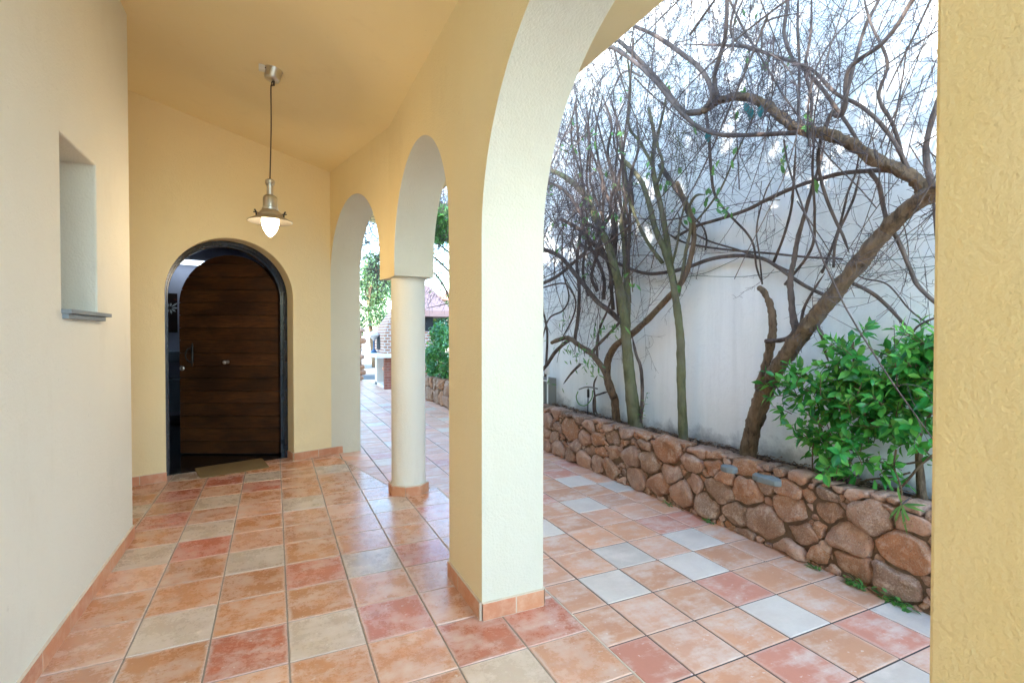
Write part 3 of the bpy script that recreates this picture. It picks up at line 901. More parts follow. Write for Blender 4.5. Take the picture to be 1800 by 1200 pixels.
bd.build('lamp_body', M['steel'], lamp, smooth=True).modifiers.new('e', 'EDGE_SPLIT').split_angle = R_(40)
sh = MB(); zz = z0 - 0.25
sh.lathe([(0.068, 0.0), (0.085, -0.009), (0.115, -0.024), (0.140, -0.038), (0.1455, -0.043), (0.1455, -0.047), (0.139, -0.045), (0.113, -0.031), (0.084, -0.016), (0.066, -0.006)], (LXp, LYp, zz), 48)
sh.build('lamp_shade', M['steel'], lamp, smooth=True)
for sx_, th in ((-1, 0.3), (1, -0.3)):
    hk = MB(); bx2 = LXp + sx_ * 0.085; 
    hk.tube([(bx2, LYp - 0.02, zz - 0.012), (bx2 + sx_ * 0.002, LYp - 0.02, zz + 0.012), (bx2 + sx_ * 0.012, LYp - 0.02, zz + 0.03)], 0.0055, 8)
    hk.tube([(bx2 - sx_ * 0.02, LYp - 0.02, zz + 0.008), (bx2 + sx_ * 0.02, LYp - 0.02, zz + 0.012)], 0.004, 6)
    hk.build('wing_screw', M['iron'], lamp)
bl = MB()
bl.lathe([(0.050, 0.004), (0.055, -0.012), (0.0565, -0.032), (0.053, -0.056), (0.043, -0.086), (0.028, -0.112), (0.015, -0.127), (0.006, -0.134), (0.0, -0.135)], (LXp, LYp, zz - 0.014), 36)
bl.build('glass_bulb', M['bulb'], lamp, smooth=True)
pt = bpy.data.lights.new('lamp_light', 'POINT'); pt.energy = 1.5; pt.color = (1.0, 0.72, 0.40); pt.shadow_soft_size = 0.06
pto = bpy.data.objects.new('lamp_light', pt); C.objects.link(pto); pto.parent = lamp; pto.location = Vector((LXp, LYp, zz - 0.22)) - lamp.location

# ------------------------------------------------------------------ garden wall
WX = 3.15; SX = 2.705; SOIL = 0.43
gw = MB(); gw.box((WX, -5.0, -0.02), (WX + 0.28, 8.2, 5.6))
tag(gw.build('garden_wall', M['white_wall']), 'tall white rendered boundary wall behind the stone planter', 'wall')

# ------------------------------------------------------------------ stone planter
pw = empty('stone_planter', (2.8, 4, 0))
tag(pw, 'low retaining planter wall of rough brown granite rubble along the patio', 'planter')
pm = MB(); pm.box((SX + 0.035, -1.0, -0.02), (SX + 0.14, 10.6, 0.45)); pm.build('mortar_core', M['mortar'], pw)
sr = random.Random(21)
ZT = 0.492
seeds = []
def throw(n, r, gapf, y0, y1):
    tries = 0; c_ = 0
    while c_ < n and tries < n * 60:
        tries += 1
        y = sr.uniform(y0, y1); z = sr.uniform(0.0, ZT); rr_ = r * sr.uniform(0.8, 1.2)
        if all((y - a[0]) ** 2 * 0.55 + (z - a[1]) ** 2 > ((rr_ + a[2]) * gapf) ** 2 for a in seeds if abs(y - a[0]) < 0.6):
            seeds.append((y, z, rr_)); c_ += 1
Y0S, Y1S = 0.4, 6.6
for (cx_, cy_, w_, h_) in [(560,355,110,110),(680,335,120,50),(755,365,80,50),(665,410,95,80),(475,415,90,90),(397,387,75,95),(310,305,75,60),(120,262,75,90),(205,250,55,50),(185,300,70,45),(245,312,50,70),(290,258,60,35),(370,268,80,40),(455,285,90,35),(455,330,75,50),(415,485,85,90),(513,505,95,90),(575,460,90,80),(620,555,100,95),(670,500,70,75),(735,600,115,85),(785,545,145,95),(855,640,115,95),(895,425,110,85),(815,485,75,80),(765,430,70,70),(910,540,120,110),(985,505,80,100),(1095,530,120,65),(1130,465,140,50),(1095,615,200,90),(1275,635,150,90),(1255,555,120,60),(990,680,170,130),(1095,800,150,80),(1150,730,140,105),(1220,825,85,95),(1365,760,230,120),(1385,870,200,110),(1460,660,170,130),(1610,820,240,170),(1570,950,180,160),(1640,690,150,100),(1640,610,150,50),(1240,710,70,70),(1680,935,70,70),(1710,650,60,80),(1400,570,90,50),(1185,560,60,60),(20,340,50,55),(75,355,50,70),(130,380,50,60),(185,400,70,60),(245,420,55,70),(300,440,60,85),(150,340,60,45),(210,355,50,45),(260,362,45,40),(325,375,65,75),(50,300,45,40),(25,225,60,40),(55,185,60,30),(110,190,60,30),(160,205,45,50),(20,275,40,40)]:
    px_, py_ = 950 + cx_ / 2.5316, 650 + cy_ / 2.5316
    c_ = at(px_, py_, X=SX); e1_ = at(px_ - w_ / 5.06, py_, X=SX); e2_ = at(px_ + w_ / 5.06, py_, X=SX); dep_ = (c_ - Vector((0, 0, CH))).dot(_F)
    ry_, rz_ = abs(e1_.y - e2_.y) / 2, h_ / 5.06 * dep_ / FPX
    seeds.append((c_.y, min(max(c_.z, 0.02), ZT - 0.03), 1.18 * math.sqrt(0.77 * ry_ * rz_)))
throw(12, 0.085, 0.9, 5.2, Y1S); throw(8, 0.085, 0.9, Y0S, 1.1); throw(40, 0.055, 0.95, Y0S, Y1S); throw(120, 0.024, 0.86, Y0S, Y1S); throw(260, 0.016, 0.84, Y0S, Y1S); throw(420, 0.020, 0.9, Y0S, Y1S)
def cell(i):
    y, z, r = seeds[i]
    P = [(y - 0.4, -0.005), (y + 0.4, -0.005), (y + 0.4, ZT), (y - 0.4, ZT)]
    for j, (a, b, q) in enumerate(seeds):
        if j == i or abs(a - y) > 0.75: continue
        # anisotropic power diagram
        A = 2 * (a - y) * 0.6; B = 2 * (b - z); Cc = 0.6 * (a * a - y * y) + (b * b - z * z) - (q * q - r * r) * 1.0
        out = []
        for k_ in range(len(P)):
            p, s2 = P[k_], P[(k_ + 1) % len(P)]
            dp = A * p[0] + B * p[1] - Cc; ds = A * s2[0] + B * s2[1] - Cc
            if dp <= 0: out.append(p)
            if dp * ds < 0:
                t = dp / (dp - ds); out.append((p[0] + (s2[0] - p[0]) * t, p[1] + (s2[1] - p[1]) * t))
        P = out
        if len(P) < 3: return None
    return P
def round_poly(P, n, keep=0.5):
    # chaikin twice, then resample
    for _ in range(2):
        Q = []  # soft corners
        for k_ in range(len(P)):
            a, b = P[k_], P[(k_ + 1) % len(P)]
            w = 0.09
            Q += [(a[0] * (1 - w) + b[0] * w, a[1] * (1 - w) + b[1] * w), (a[0] * w + b[0] * (1 - w), a[1] * w + b[1] * (1 - w))]
        P = Q
    L = [0]
    for k_ in range(len(P)):
        a, b = P[k_], P[(k_ + 1) % len(P)]; L.append(L[-1] + math.hypot(a[0] - b[0], a[1] - b[1]))
    out = []
    for q in range(n):
        t = L[-1] * q / n; k_ = 0
        while L[k_ + 1] < t: k_ += 1
        a, b = P[k_], P[(k_ + 1) % len(P)]; f = (t - L[k_]) / max(1e-9, L[k_ + 1] - L[k_])
        out.append((a[0] + (b[0] - a[0]) * f, a[1] + (b[1] - a[1]) * f))
    return out
st = MB()
def stone(P, sid, top=False, mb=st):
    cy = sum(p[0] for p in P) / len(P); cz = sum(p[1] for p in P) / len(P)
    area = abs(sum(P[i][0] * P[(i + 1) % len(P)][1] - P[(i + 1) % len(P)][0] * P[i][1] for i in range(len(P)))) / 2
    size = math.sqrt(area)
    if size < 0.012: return
    n = 22 if size > 0.07 else 12
    gap = 0.0034
    P = round_poly(P, n)
    k_ = max(0.6, 1 - gap / max(size * 0.5, 0.01))
    P = [(cy + (p[0] - cy) * k_, cz + (p[1] - cz) * k_) for p in P]
    bulge = min(0.028, size * 0.2) * sr.uniform(0.7, 1.25)
    tilt = (sr.uniform(-0.12, 0.12), sr.uniform(-0.15, 0.15)); push = sr.uniform(-0.012, 0.010)
    back = 0.115 if top else 0.07
    rings = [(1.0, back), (1.0, 0.028), (0.985, 0.006), (0.945, -bulge * 0.45), (0.86, -bulge * 0.78), (0.68, -bulge * 0.92), (0.36, -bulge * 1.0)]
    n0 = len(mb.v)
    for (sc_, dx) in rings:
        for p in P:
            y = cy + (p[0] - cy) * sc_; z = cz + (p[1] - cz) * sc_
            x = SX + 0.03 + dx + push
            if dx < 0.02: x += tilt[0] * (y - cy) + tilt[1] * (z - cz)
            v = Vector((x, y, z)); s3 = Vector((sid * 3.1, 0, 0))
            d = mnoise.noise_vector(v * 8 + s3) * (0.030 * min(1, size / 0.1)) + mnoise.noise_vector(v * 24 + s3) * 0.011
            if dx >= 0.03: d *= 0.4
            v = v + d
            if top and z > cz: v.z += 0.012 * mnoise.noise(Vector((sid * 1.7, 0, 0)))
            v.x = max(v.x, SX - 0.03)
            v.z = max(v.z, 0.001)
            mb.v.append(tuple(v))
    for r in range(len(rings) - 1):
        for q in range(n):
            q2 = (q + 1) % n
            mb.f.append((n0 + r * n + q, n0 + (r + 1) * n + q, n0 + (r + 1) * n + q2, n0 + r * n + q2))
    mb.f.append(tuple(n0 + (len(rings) - 1) * n + q for q in reversed(range(n))))
    mb.f.append(tuple(n0 + q for q in range(n)))
for i in range(len(seeds)):
    P = cell(i)
    if P and len(P) >= 3:
        topm = max(p[1] for p in P) > ZT - 0.02
        if topm:
            dzz = 0.022 * mnoise.noise(Vector((seeds[i][0] * 3.1, 0, 4)))
            P = [(p[0], p[1] + (dzz if p[1] > ZT - 0.02 else 0)) for p in P]
        if P[0][1] > P[1][1]: pass
        stone(P, i, topm)
# farther run of the planter, bigger simple courses
yy = 6.6
i = 1000
while yy < 10.6:
    w = sr.uniform(0.18, 0.32)
    zc = sr.uniform(0.2, 0.3)
    stone([(yy, 0), (yy + w, 0), (yy + w, zc), (yy, zc)], i, False); stone([(yy + 0.05, zc), (yy + w - 0.03, zc), (yy + w, 0.48), (yy, 0.48)], i + 1, True)
    yy += w; i += 2
st.build('stonework', M['stone'], pw, smooth=True)
for (px, py, w, l) in ((1283, 820, 0.045, 0.06), (1347, 838, 0.05, 0.10)):
    gs = MB(); p = at(px, py, Z=0.472); gr = random.Random(px)
    poly_ = [(p.x + w * math.cos(t_) * gr.uniform(.75, 1.1), p.y + l * math.sin(t_) * gr.uniform(.75, 1.1)) for t_ in [2 * PI * q_ / 11 for q_ in range(11)]]
    gs.prism(poly_, 0.44, lambda x, y: 0.476 + 0.006 * mnoise.noise(Vector((x * 30, y * 30, 0))))
    gs.build('grey_capstone', M['grey_stone'], pw, bevel=0.008)

# soil with litter
so_ = MB(); nx, ny = 8, 220
for j in range(ny + 1):
    for i in range(nx + 1):
        x = SX + 0.125 + (WX - SX - 0.125) * i / nx; y = -1 + 11.6 * j / ny
        so_.v.append((x, y, SOIL + 0.02 * mnoise.noise(Vector((x * 7, y * 7, 0))) + 0.015 * mnoise.noise(Vector((x * 25, y * 25, 3)))))
for j in range(ny):
    for i in range(nx):
        a0 = j * (nx + 1) + i; so_.f.append((a0, a0 + 1, a0 + nx + 2, a0 + nx + 1))
tag(so_.build('planter_soil', M['soil'], smooth=True), kind='structure')
lt = MB(); lr = random.Random(9)
for i in range(4200):
    x = lr.uniform(SX + 0.13, WX - 0.01); y = lr.uniform(0.6, 7.0)
    a0 = lr.uniform(0, 2 * PI); d = Vector((math.cos(a0), math.sin(a0), lr.uniform(-0.3, 0.5)))
    nn = Vector((lr.uniform(-0.6, 0.6), lr.uniform(-0.6, 0.6), 1))
    lt.leaf(Vector((x, y, SOIL + lr.uniform(0.0, 0.025))), d, nn, lr.uniform(0.015, 0.05), lr.uniform(0.006, 0.016), 0.3, 0.3)
tag(lt.build('leaf_litter', M['litter']), 'dry brown leaf litter on the planter soil', 'leaf litter', kind='stuff')

# ------------------------------------------------------------------ trees and vines in the planter
def radii(n, r0, r1, pw_=1.0): return [r0 + (r1 - r0) * (i / (n - 1)) ** pw_ for i in range(n)]
def knob(r, amp, rr): return r * (1 + amp * rr.uniform(-1, 1))
class Plant:
    def __init__(s, name, loc, label, cat, group=None):
        s.e = empty(name, loc); tag(s.e, label, cat, group)
        s.tr = MB(); s.br = MB(); s.tw = MB(); s.lf = MB(); s.lf2 = MB(); s.rnd = random.Random(hash(label) % 1000 if False else sum(map(ord, label)))
    def trace(s, mb, px, X, w0, w1, n=5, sides=8, wob=0.25, jit=0.0, Xs=None):
        """px: points read from the photograph; X: distance of the stem (number or list); w0,w1: width in photo pixels"""
        pts = []
        m = len(px)
        for i, (x, y) in enumerate(px):
            xx = X if not hasattr(X, '__len__') else X[0] + (X[1] - X[0]) * i / (m - 1)
            pts.append(at(x, y, X=xx))
        P = spline(pts, n)
        R = []
        for i, p in enumerate(P):
            dep = (p - Vector((0, 0, CH))).dot(_F)
            w = w0 + (w1 - w0) * i / (len(P) - 1)
            r = 0.5 * w * dep / FPX
            if jit: r *= 1 + s.rnd.uniform(-jit, jit)
            R.append(r)
        if w1 <= 5:
            for q_, f_ in ((-1, .25), (-2, .45), (-3, .65), (-4, .85)):
                if len(R) > 6: R[q_] *= f_
        mb.tube(P, R, sides, wob=wob)
        return P
    def done(s, mt, mb_, mw, ml=None, ml2=None):
        if s.tr.v: s.tr.build('trunk', mt, s.e, smooth=True)
        if s.br.v: s.br.build('branches', mb_, s.e, smooth=True)
        if s.tw.v: s.tw.build('twigs', mw, s.e)
        if s.lf.v: s.lf.build('foliage', ml or M['leaf_thin'], s.e, smooth=False)
        if s.lf2.v: s.lf2.build('coloured_leaves', ml2 or M['leaf_teal'], s.e)

def in_bounds(p): return p.x < WX - 0.015

def wand(mb, tw, p, d, L, r, rr, curl=0.35, grav=0.0, seg=9, twigs=6, tlen=0.22, sides=4, twr=0.0014, sub=True, leafmb=None, leafp=0.0):
    """a long springy shoot with side twigs"""
    d = d.normalized(); P = [p.copy()]; ax = Vector((rr.uniform(-1, 1), rr.uniform(-1, 1), rr.uniform(-1, 1))) * curl
    for i in range(seg):
        d = (d + (ax + Vector((rr.gauss(0, .3), rr.gauss(0, .3), rr.gauss(0, .3))) * curl) * 0.3 + Vector((0, 0, -grav)) / seg).normalized()
        q = P[-1] + d * (L / seg)
        if q.x > WX - 0.03: d.x = -abs(d.x) * 0.3; q.x = WX - 0.03
        P.append(q)
    mb.tube(P, radii(len(P), r, r * 0.4), sides, cap=False)
    for k_ in range(twigs):
        i = rr.randrange(1, len(P) - 1); q = P[i]; td = (P[i + 1] - P[i]).normalized()
        dd = (td * rr.uniform(0.2, 1) + Vector((rr.gauss(0, .5), rr.gauss(0, .8), rr.gauss(0, .8)))).normalized()
        l = tlen * rr.uniform(0.35, 1.2); T = [q.copy()]
        cv = Vector((rr.gauss(0, .2), rr.gauss(0, .3), rr.gauss(0, .3)))
        for j in range(4):
            dd = (dd + cv * 0.5 + Vector((rr.gauss(0, .12), rr.gauss(0, .12), rr.gauss(0, .12)))).normalized()
            nq = T[-1] + dd * (l / 4)
            nq.x = min(nq.x, WX - 0.008)
            T.append(nq)
        tw.tube(T, radii(5, twr, twr * 0.5), 3, cap=False)
        if sub:
            for j in (1, 2, 3):
                if rr.random() < 0.75:
                    d3 = (dd + Vector((rr.gauss(0, .8), rr.gauss(0, .8), rr.gauss(0, .8)))).normalized()
                    e3 = T[j] + d3 * l * rr.uniform(0.25, 0.6); m3 = T[j].lerp(e3, 0.5) + Vector((0, rr.gauss(0, 0.01), rr.gauss(0, 0.01)))
                    e3.x = min(e3.x, WX - 0.008)
                    tw.tube([T[j], m3, e3], [twr * 0.8, twr * 0.7, twr * 0.45], 3, cap=False)
        if leafmb is not None and rr.random() < leafp:
            for _ in range(rr.randint(1, 3)):
                leafmb.leaf(T[-1], Vector((rr.gauss(0, 1), rr.gauss(0, 1), rr.gauss(0, 1) - 0.3)), Vector((rr.gauss(0, 1), rr.gauss(0, 1), 1)), rr.uniform(0.035, 0.065), rr.uniform(0.014, 0.026))
    return P

# the leaning old tree
A = Plant('leaning_tree', at(1318, 803, X=3.0), 'thick brown leaning trunk that forks and climbs the white wall beside the leafy shrub', 'tree', None)
A.trace(A.tr, [(1313, 812), (1318, 780), (1328, 735), (1342, 695), (1368, 645), (1402, 598), (1443, 545), (1500, 475), (1548, 415), (1596, 368), (1648, 335), (1700, 315)], [2.99, 2.85], 27, 27, 14, 18, 0.30, 0.03)
A.trace(A.tr, [(1640, 352), (1612, 318), (1572, 295), (1530, 275), (1490, 250), (1450, 235), (1405, 228), (1375, 208), (1340, 180), (1300, 170), (1262, 178), (1235, 196)], [2.9, 2.55], 24, 11, 12, 14, 0.55, 0.10)
A.trace(A.tr, [(1332, 712), (1340, 665), (1350, 625), (1357, 590), (1358, 560), (1354, 535), (1344, 515), (1334, 505)], [2.98, 3.02], 17, 9, 6, 10, 0.4, 0.14)
A.trace(A.br, [(1346, 600), (1372, 598), (1390, 590), (1398, 575)], 2.97, 8, 7, 5, 8, 0.3)
A.trace(A.br, [(1400, 590), (1395, 560), (1391, 525), (1389, 490), (1396, 455), (1402, 420), (1412, 385), (1425, 340), (1440, 290), (1452, 240)], [2.97, 3.0], 13, 4, 6, 9, 0.35, 0.12)
A.trace(A.br, [(1406, 585), (1412, 545), (1430, 510), (1450, 480)], [2.95, 2.9], 6, 4, 5, 7, 0.2)
A.trace(A.br, [(1235, 196), (1205, 198), (1185, 178), (1160, 145), (1128, 110), (1092, 75), (1060, 50)], [2.55, 2.35], 10, 6, 6, 9, 0.35, 0.08)
A.trace(A.br, [(1400, 234), (1345, 236), (1300, 238), (1262, 236), (1225, 222), (1190, 190), (1158, 150), (1126, 118), (1085, 88), (1060, 80)], [2.62, 2.3], 8, 7, 6, 9, 0.2, 0.05)
A.trace(A.br, [(1262, 178), (1256, 140), (1262, 110), (1275, 60), (1278, 0), (1276, -60)], [2.58, 2.4], 9, 6, 5, 8, 0.3)
A.trace(A.br, [(1240, 192), (1252, 165), (1230, 120), (1185, 85), (1150, 62), (1100, 40)], [2.56, 2.4], 10, 6, 6, 8, 0.3)
A.trace(A.br, [(1620, 322), (1580, 302), (1535, 300), (1480, 305), (1440, 315), (1400, 328), (1355, 348), (1310, 370), (1262, 386), (1225, 397), (1196, 412), (1185, 420)], [2.92, 3.06], 9, 5, 6, 8, 0.2, 0.06)
A.trace(A.br, [(1610, -10), (1595, 15), (1575, 48), (1545, 82), (1510, 105), (1492, 122), (1486, 150), (1487, 180), (1480, 200), (1470, 204), (1463, 197)], [2.6, 2.75], 7, 8, 6, 8, 0.15)
A.trace(A.br, [(1464, 196), (1452, 220), (1442, 250), (1438, 285), (1444, 320), (1455, 355), (1470, 390), (1482, 415), (1493, 445)], [2.75, 2.96], 7, 5, 6, 8, 0.12)
A.trace(A.br, [(1528, 300), (1545, 325), (1552, 360), (1562, 395), (1580, 425), (1597, 465), (1612, 500), (1640, 528), (1665, 545)], [2.88, 3.0], 8, 7, 6, 8, 0.2, 0.06)
A.trace(A.br, [(1499, 498), (1520, 508), (1545, 524), (1578, 557), (1598, 583), (1608, 600)], [3.0, 3.05], 7, 5, 6, 8, 0.2)
A.trace(A.br, [(1600, 590), (1615, 572), (1640, 560), (1668, 552)], 3.05, 4, 3, 5, 6, 0.2)
A.trace(A.br, [(1420, 560), (1438, 575), (1447, 595), (1450, 615), (1458, 640)], [2.9, 2.96], 9, 4, 5, 8, 0.45, 0.15)
for (pts, X_, w0, w1) in [
    ([(1648, 470), (1647, 430), (1643, 380), (1640, 340)], 3.02, 5, 5),
    ([(1640, 330), (1628, 280), (1632, 235), (1648, 180), (1670, 120)], 2.8, 12, 7),
    ([(1600, 305), (1575, 255), (1545, 215), (1510, 185), (1470, 165), (1430, 125), (1400, 112), (1350, 95), (1300, 82), (1200, 78)], [2.85, 2.6], 8, 4),
    ([(1530, 290), (1500, 235), (1470, 190), (1440, 150), (1410, 118), (1395, 112)], [2.9, 2.8], 6, 8),
    ([(1590, 290), (1570, 220), (1545, 170), (1560, 110), (1530, 40), (1515, -20)], [2.9, 2.75], 7, 4),
    ([(1405, 235), (1404, 180), (1405, 110), (1402, 50), (1404, -30)], [2.7, 2.8], 6, 4),
    ([(1425, 215), (1426, 170), (1415, 120), (1425, 60), (1427, -30)], [2.72, 2.9], 6, 4),
    ([(1395, 110), (1378, 60), (1384, 10), (1376, -40)], [2.8, 2.9], 7, 5),
    ([(1480, 200), (1500, 120), (1520, 50), (1540, 10), (1560, -30)], [2.8, 2.9], 7, 5),
    ([(1465, 470), (1470, 420), (1500, 350), (1512, 300)], [3.0, 2.95], 5, 4),
    ([(1445, 480), (1475, 400), (1490, 340), (1505, 300), (1515, 240)], [3.05, 2.9], 5, 3),
    ([(1360, 460), (1376, 420), (1390, 370), (1395, 320), (1400, 240)], [3.05, 2.8], 5, 4),
    ([(1380, 500), (1425, 440), (1432, 380), (1428, 300), (1432, 230)], [3.05, 2.8], 5, 4),
    ([(1340, 500), (1335, 450), (1330, 400), (1345, 340), (1365, 300)], [3.08, 3.0], 3, 2.5),
    ([(1300, -20), (1285, 60), (1335, 90), (1345, 40), (1420, 20)], [2.7, 2.6], 5, 3),
]:
    A.trace(A.br, pts, X_, w0, w1, 6, 7, 0.2, 0.06)
# spiny little shoots on the trunk and limb
for i in range(150):
    t = A.rnd.random(); 
    seg = [(1342, 695), (1402, 598), (1443, 545), (1500, 475), (1548, 415), (1596, 368), (1540, 280), (1450, 236), (1375, 205), (1300, 172)]
    k_ = A.rnd.randrange(len(seg) - 1); a0, b0 = seg[k_], seg[k_ + 1]
    if k_ == 5: continue
    p = at(a0[0] + (b0[0] - a0[0]) * t, a0[1] + (b0[1] - a0[1]) * t, X=2.9 if k_ < 6 else 2.66)
    dd = Vector((A.rnd.uniform(-0.5, 0.1), A.rnd.gauss(0, 1), A.rnd.gauss(0.0, 1))).normalized(); q = p + dd * A.rnd.uniform(0.06, 0.13)
    q.x = min(q.x, WX - 0.02)
    A.tw.tube([p, p.lerp(q, 0.5) + Vector((0, 0.005, 0.003)), q], [0.003, 0.002, 0.001], 4, cap=False)
# tangled nest of fine shoots around the old limb
for i in range(260):
    x = A.rnd.gauss(1290, 120); y = A.rnd.gauss(150, 70)
    p = at(x, y, X=A.rnd.uniform(2.4, 2.85))
    wand(A.tw, A.tw, p, Vector((A.rnd.gauss(0, .4), A.rnd.gauss(0, 1), A.rnd.gauss(0, 1))), A.rnd.uniform(0.15, 0.4), 0.0022, A.rnd, 0.8, seg=6, twigs=6, tlen=0.12, sides=3, twr=0.0013)
for (x, y) in ((1310, 188), (1322, 196), (1338, 192)):
    A.lf2.leaf(at(x, y - 8, X=2.62), Vector((0, A.rnd.uniform(-.6, .6), -1)), Vector((-1, -0.6, 0.2)), 0.075, 0.036)
A.done(M['bark_brown'], M['vine'], M['twig'])

# straight green trunk in the middle
B = Plant('slender_tree', at(1200, 770, X=3.04), 'straight slender green trunk that forks in front of bare white wall', 'tree')
B.trace(B.tr, [(1202, 780), (1200, 745), (1198, 690), (1197, 640), (1196, 595), (1191, 548), (1186, 515), (1180, 480), (1168, 440), (1152, 402), (1142, 362), (1130, 325), (1112, 298), (1096, 282)], [3.04, 2.9], 17, 7, 7, 12, 0.16, 0.03)
B.trace(B.tr, [(1187, 515), (1178, 465), (1172, 420), (1164, 375), (1153, 325), (1147, 285), (1150, 240), (1140, 190)], [3.03, 2.9], 13, 6, 6, 10, 0.16, 0.03)
B.trace(B.br, [(1165, 462), (1148, 440), (1132, 415), (1118, 385), (1105, 350), (1080, 318), (1050, 300)], [3.0, 2.85], 7, 4, 6, 8, 0.15)
B.trace(B.br, [(1192, 520), (1200, 480), (1206, 440), (1214, 400), (1210, 370), (1222, 345), (1240, 342)], [3.02, 2.9], 7, 4, 6, 8, 0.15)
B.trace(B.br, [(1180, 470), (1190, 430), (1196, 390), (1208, 350), (1212, 346)], [3.0, 2.95], 5, 3, 6, 6, 0.15)
B.trace(B.br, [(1152, 330), (1165, 290), (1155, 250), (1165, 200), (1175, 150)], [2.95, 2.8], 6, 4, 6, 7, 0.15)
B.trace(B.br, [(1147, 290), (1125, 250), (1105, 220), (1108, 150), (1100, 80)], [2.9, 2.6], 6, 4, 6, 7, 0.15)
B.trace(B.br, [(1212, 400), (1240, 370), (1268, 330), (1290, 280), (1318, 220), (1330, 190)], [3.0, 2.8], 4, 3, 6, 6, 0.15)
for i in range(26):
    x = B.rnd.uniform(1090, 1230); y = B.rnd.uniform(230, 420)
    wand(B.br, B.tw, at(x, y, X=B.rnd.uniform(2.75, 3.05)), Vector((-0.1, B.rnd.gauss(0, .7), B.rnd.uniform(0.2, 1.2))), B.rnd.uniform(0.4, 0.9), B.rnd.uniform(0.0022, 0.004), B.rnd, 0.4, seg=9, twigs=7, tlen=0.2)
for (x, y, n_) in ((1165, 320, 3), (1171, 322, 2), (1198, 290, 2), (1207, 385, 2), (1243, 345, 2), (1222, 362, 1), (1245, 330, 2), (1190, 500, 2)):
    for _ in range(n_):
        B.lf.leaf(at(x + B.rnd.uniform(-6, 6), y + B.rnd.uniform(-6, 6), X=2.9), Vector((0, B.rnd.uniform(-1, 1), -1)), Vector((-1, -0.6, 0.3)), B.rnd.uniform(0.05, 0.075), 0.028)
B.lf2.leaf(at(1245, 228, X=2.7), Vector((0, 0.05, -1)), Vector((-1, -0.7, 0)), 0.085, 0.042)
B.done(M['bark_green'], M['bark_green'], M['twig'])

# arched brown stem
Cc = Plant('arched_tree', at(1081, 742, X=3.05), 'brown curved stem that bends right and crosses behind the green trunks', 'tree')
Cc.trace(Cc.tr, [(1084, 748), (1082, 718), (1080, 700), (1072, 682), (1067, 660), (1068, 636), (1080, 610), (1098, 596), (1112, 586), (1140, 560), (1170, 528), (1195, 500), (1208, 474), (1217, 440), (1220, 410), (1214, 375), (1200, 345), (1190, 320)], [3.06, 2.98], 15, 7, 7, 10, 0.2, 0.04)
Cc.trace(Cc.tr, [(1081, 700), (1070, 668), (1058, 645), (1040, 622), (1020, 608), (1000, 594), (985, 596), (970, 602)], [3.04, 2.9], 12, 7, 6, 9, 0.3, 0.08)
Cc.trace(Cc.br, [(1050, 635), (1050, 605), (1055, 575), (1068, 545), (1075, 520), (1080, 480)], [3.05, 3.08], 5, 3, 5, 7, 0.2)
Cc.trace(Cc.br, [(1010, 600), (1012, 585), (1016, 555), (1018, 510), (1014, 460), (1020, 410), (1015, 400)], [3.0, 3.05], 7, 5, 6, 7, 0.2)
Cc.trace(Cc.br, [(1005, 595), (990, 605), (975, 620), (962, 640), (950, 655), (935, 680)], [2.95, 2.9], 7, 6, 5, 7, 0.15)
Cc.trace(Cc.br, [(1040, 622), (1048, 610), (1072, 585), (1090, 565), (1105, 540)], [2.9, 2.95], 6, 4, 5, 7, 0.15)
Cc.trace(Cc.br, [(1020, 640), (1005, 655), (995, 668), (990, 675)], 2.85, 5, 2, 5, 6, 0.1)
for i in range(14):
    p = at(Cc.rnd.uniform(965, 1060), Cc.rnd.uniform(560, 640), X=Cc.rnd.uniform(2.85, 3.05))
    wand(Cc.br, Cc.tw, p, Vector((-0.05, Cc.rnd.gauss(0.1, .4), 1)), Cc.rnd.uniform(0.5, 1.1), 0.003, Cc.rnd, 0.3, seg=9, twigs=4, tlen=0.16)
for (cx_, cy_, n_) in ((1055, 580, 16), (1082, 580, 14), (1010, 620, 22), (1028, 635, 18), (1040, 650, 14), (985, 600, 8), (1000, 560, 6), (985, 672, 4), (1150, 715, 0)):
    for _ in range(n_):
        p = at(cx_ + Cc.rnd.gauss(0, 11), cy_ + Cc.rnd.gauss(0, 10), X=Cc.rnd.uniform(2.8, 2.95))
        a0 = Cc.rnd.uniform(0, 2 * PI)
        Cc.lf.leaf(p, Vector((Cc.rnd.gauss(0, .3), math.cos(a0), math.sin(a0) - 0.5)), Vector((-1, -0.6, 0.5)), Cc.rnd.uniform(0.05, 0.10), Cc.rnd.uniform(0.009, 0.016))
Cc.done(M['bark_brown'], M['vine'], M['twig'])

# big green trunk on the left with its sheaf of shoots
D = Plant('mossy_tree', at(1117, 748, X=3.0), 'thick mossy green trunk with many upright shoots left of the slender tree', 'tree')
D.trace(D.tr, [(1121, 756), (1117, 730), (1112, 700), (1107, 665), (1104, 630), (1101, 600), (1099, 575), (1095, 545), (1088, 500), (1080, 470), (1070, 435), (1058, 408), (1046, 380), (1036, 355), (1018, 332), (995, 312), (970, 300)], [3.0, 2.75], 22, 8, 7, 12, 0.15, 0.03)
D.trace(D.tr, [(1102, 585), (1103, 540), (1102, 500), (1100, 460), (1097, 420), (1093, 395), (1100, 350), (1098, 300), (1090, 250)], [3.0, 2.9], 12, 7, 6, 10, 0.15, 0.03)
D.trace(D.tr, [(1108, 752), (1105, 720), (1102, 690), (1100, 650), (1100, 620), (1097, 590)], 3.06, 7, 5, 5, 8, 0.3)
D.trace(D.br, [(1126, 742), (1128, 715), (1129, 680), (1126, 645), (1118, 622), (1111, 590)], 3.0, 7, 5, 6, 8, 0.2)
D.trace(D.br, [(1094, 568), (1072, 547), (1050, 530), (1030, 505), (1012, 483), (992, 458), (978, 447), (960, 440), (945, 432)], [2.98, 2.7], 9, 7, 6, 8, 0.15)
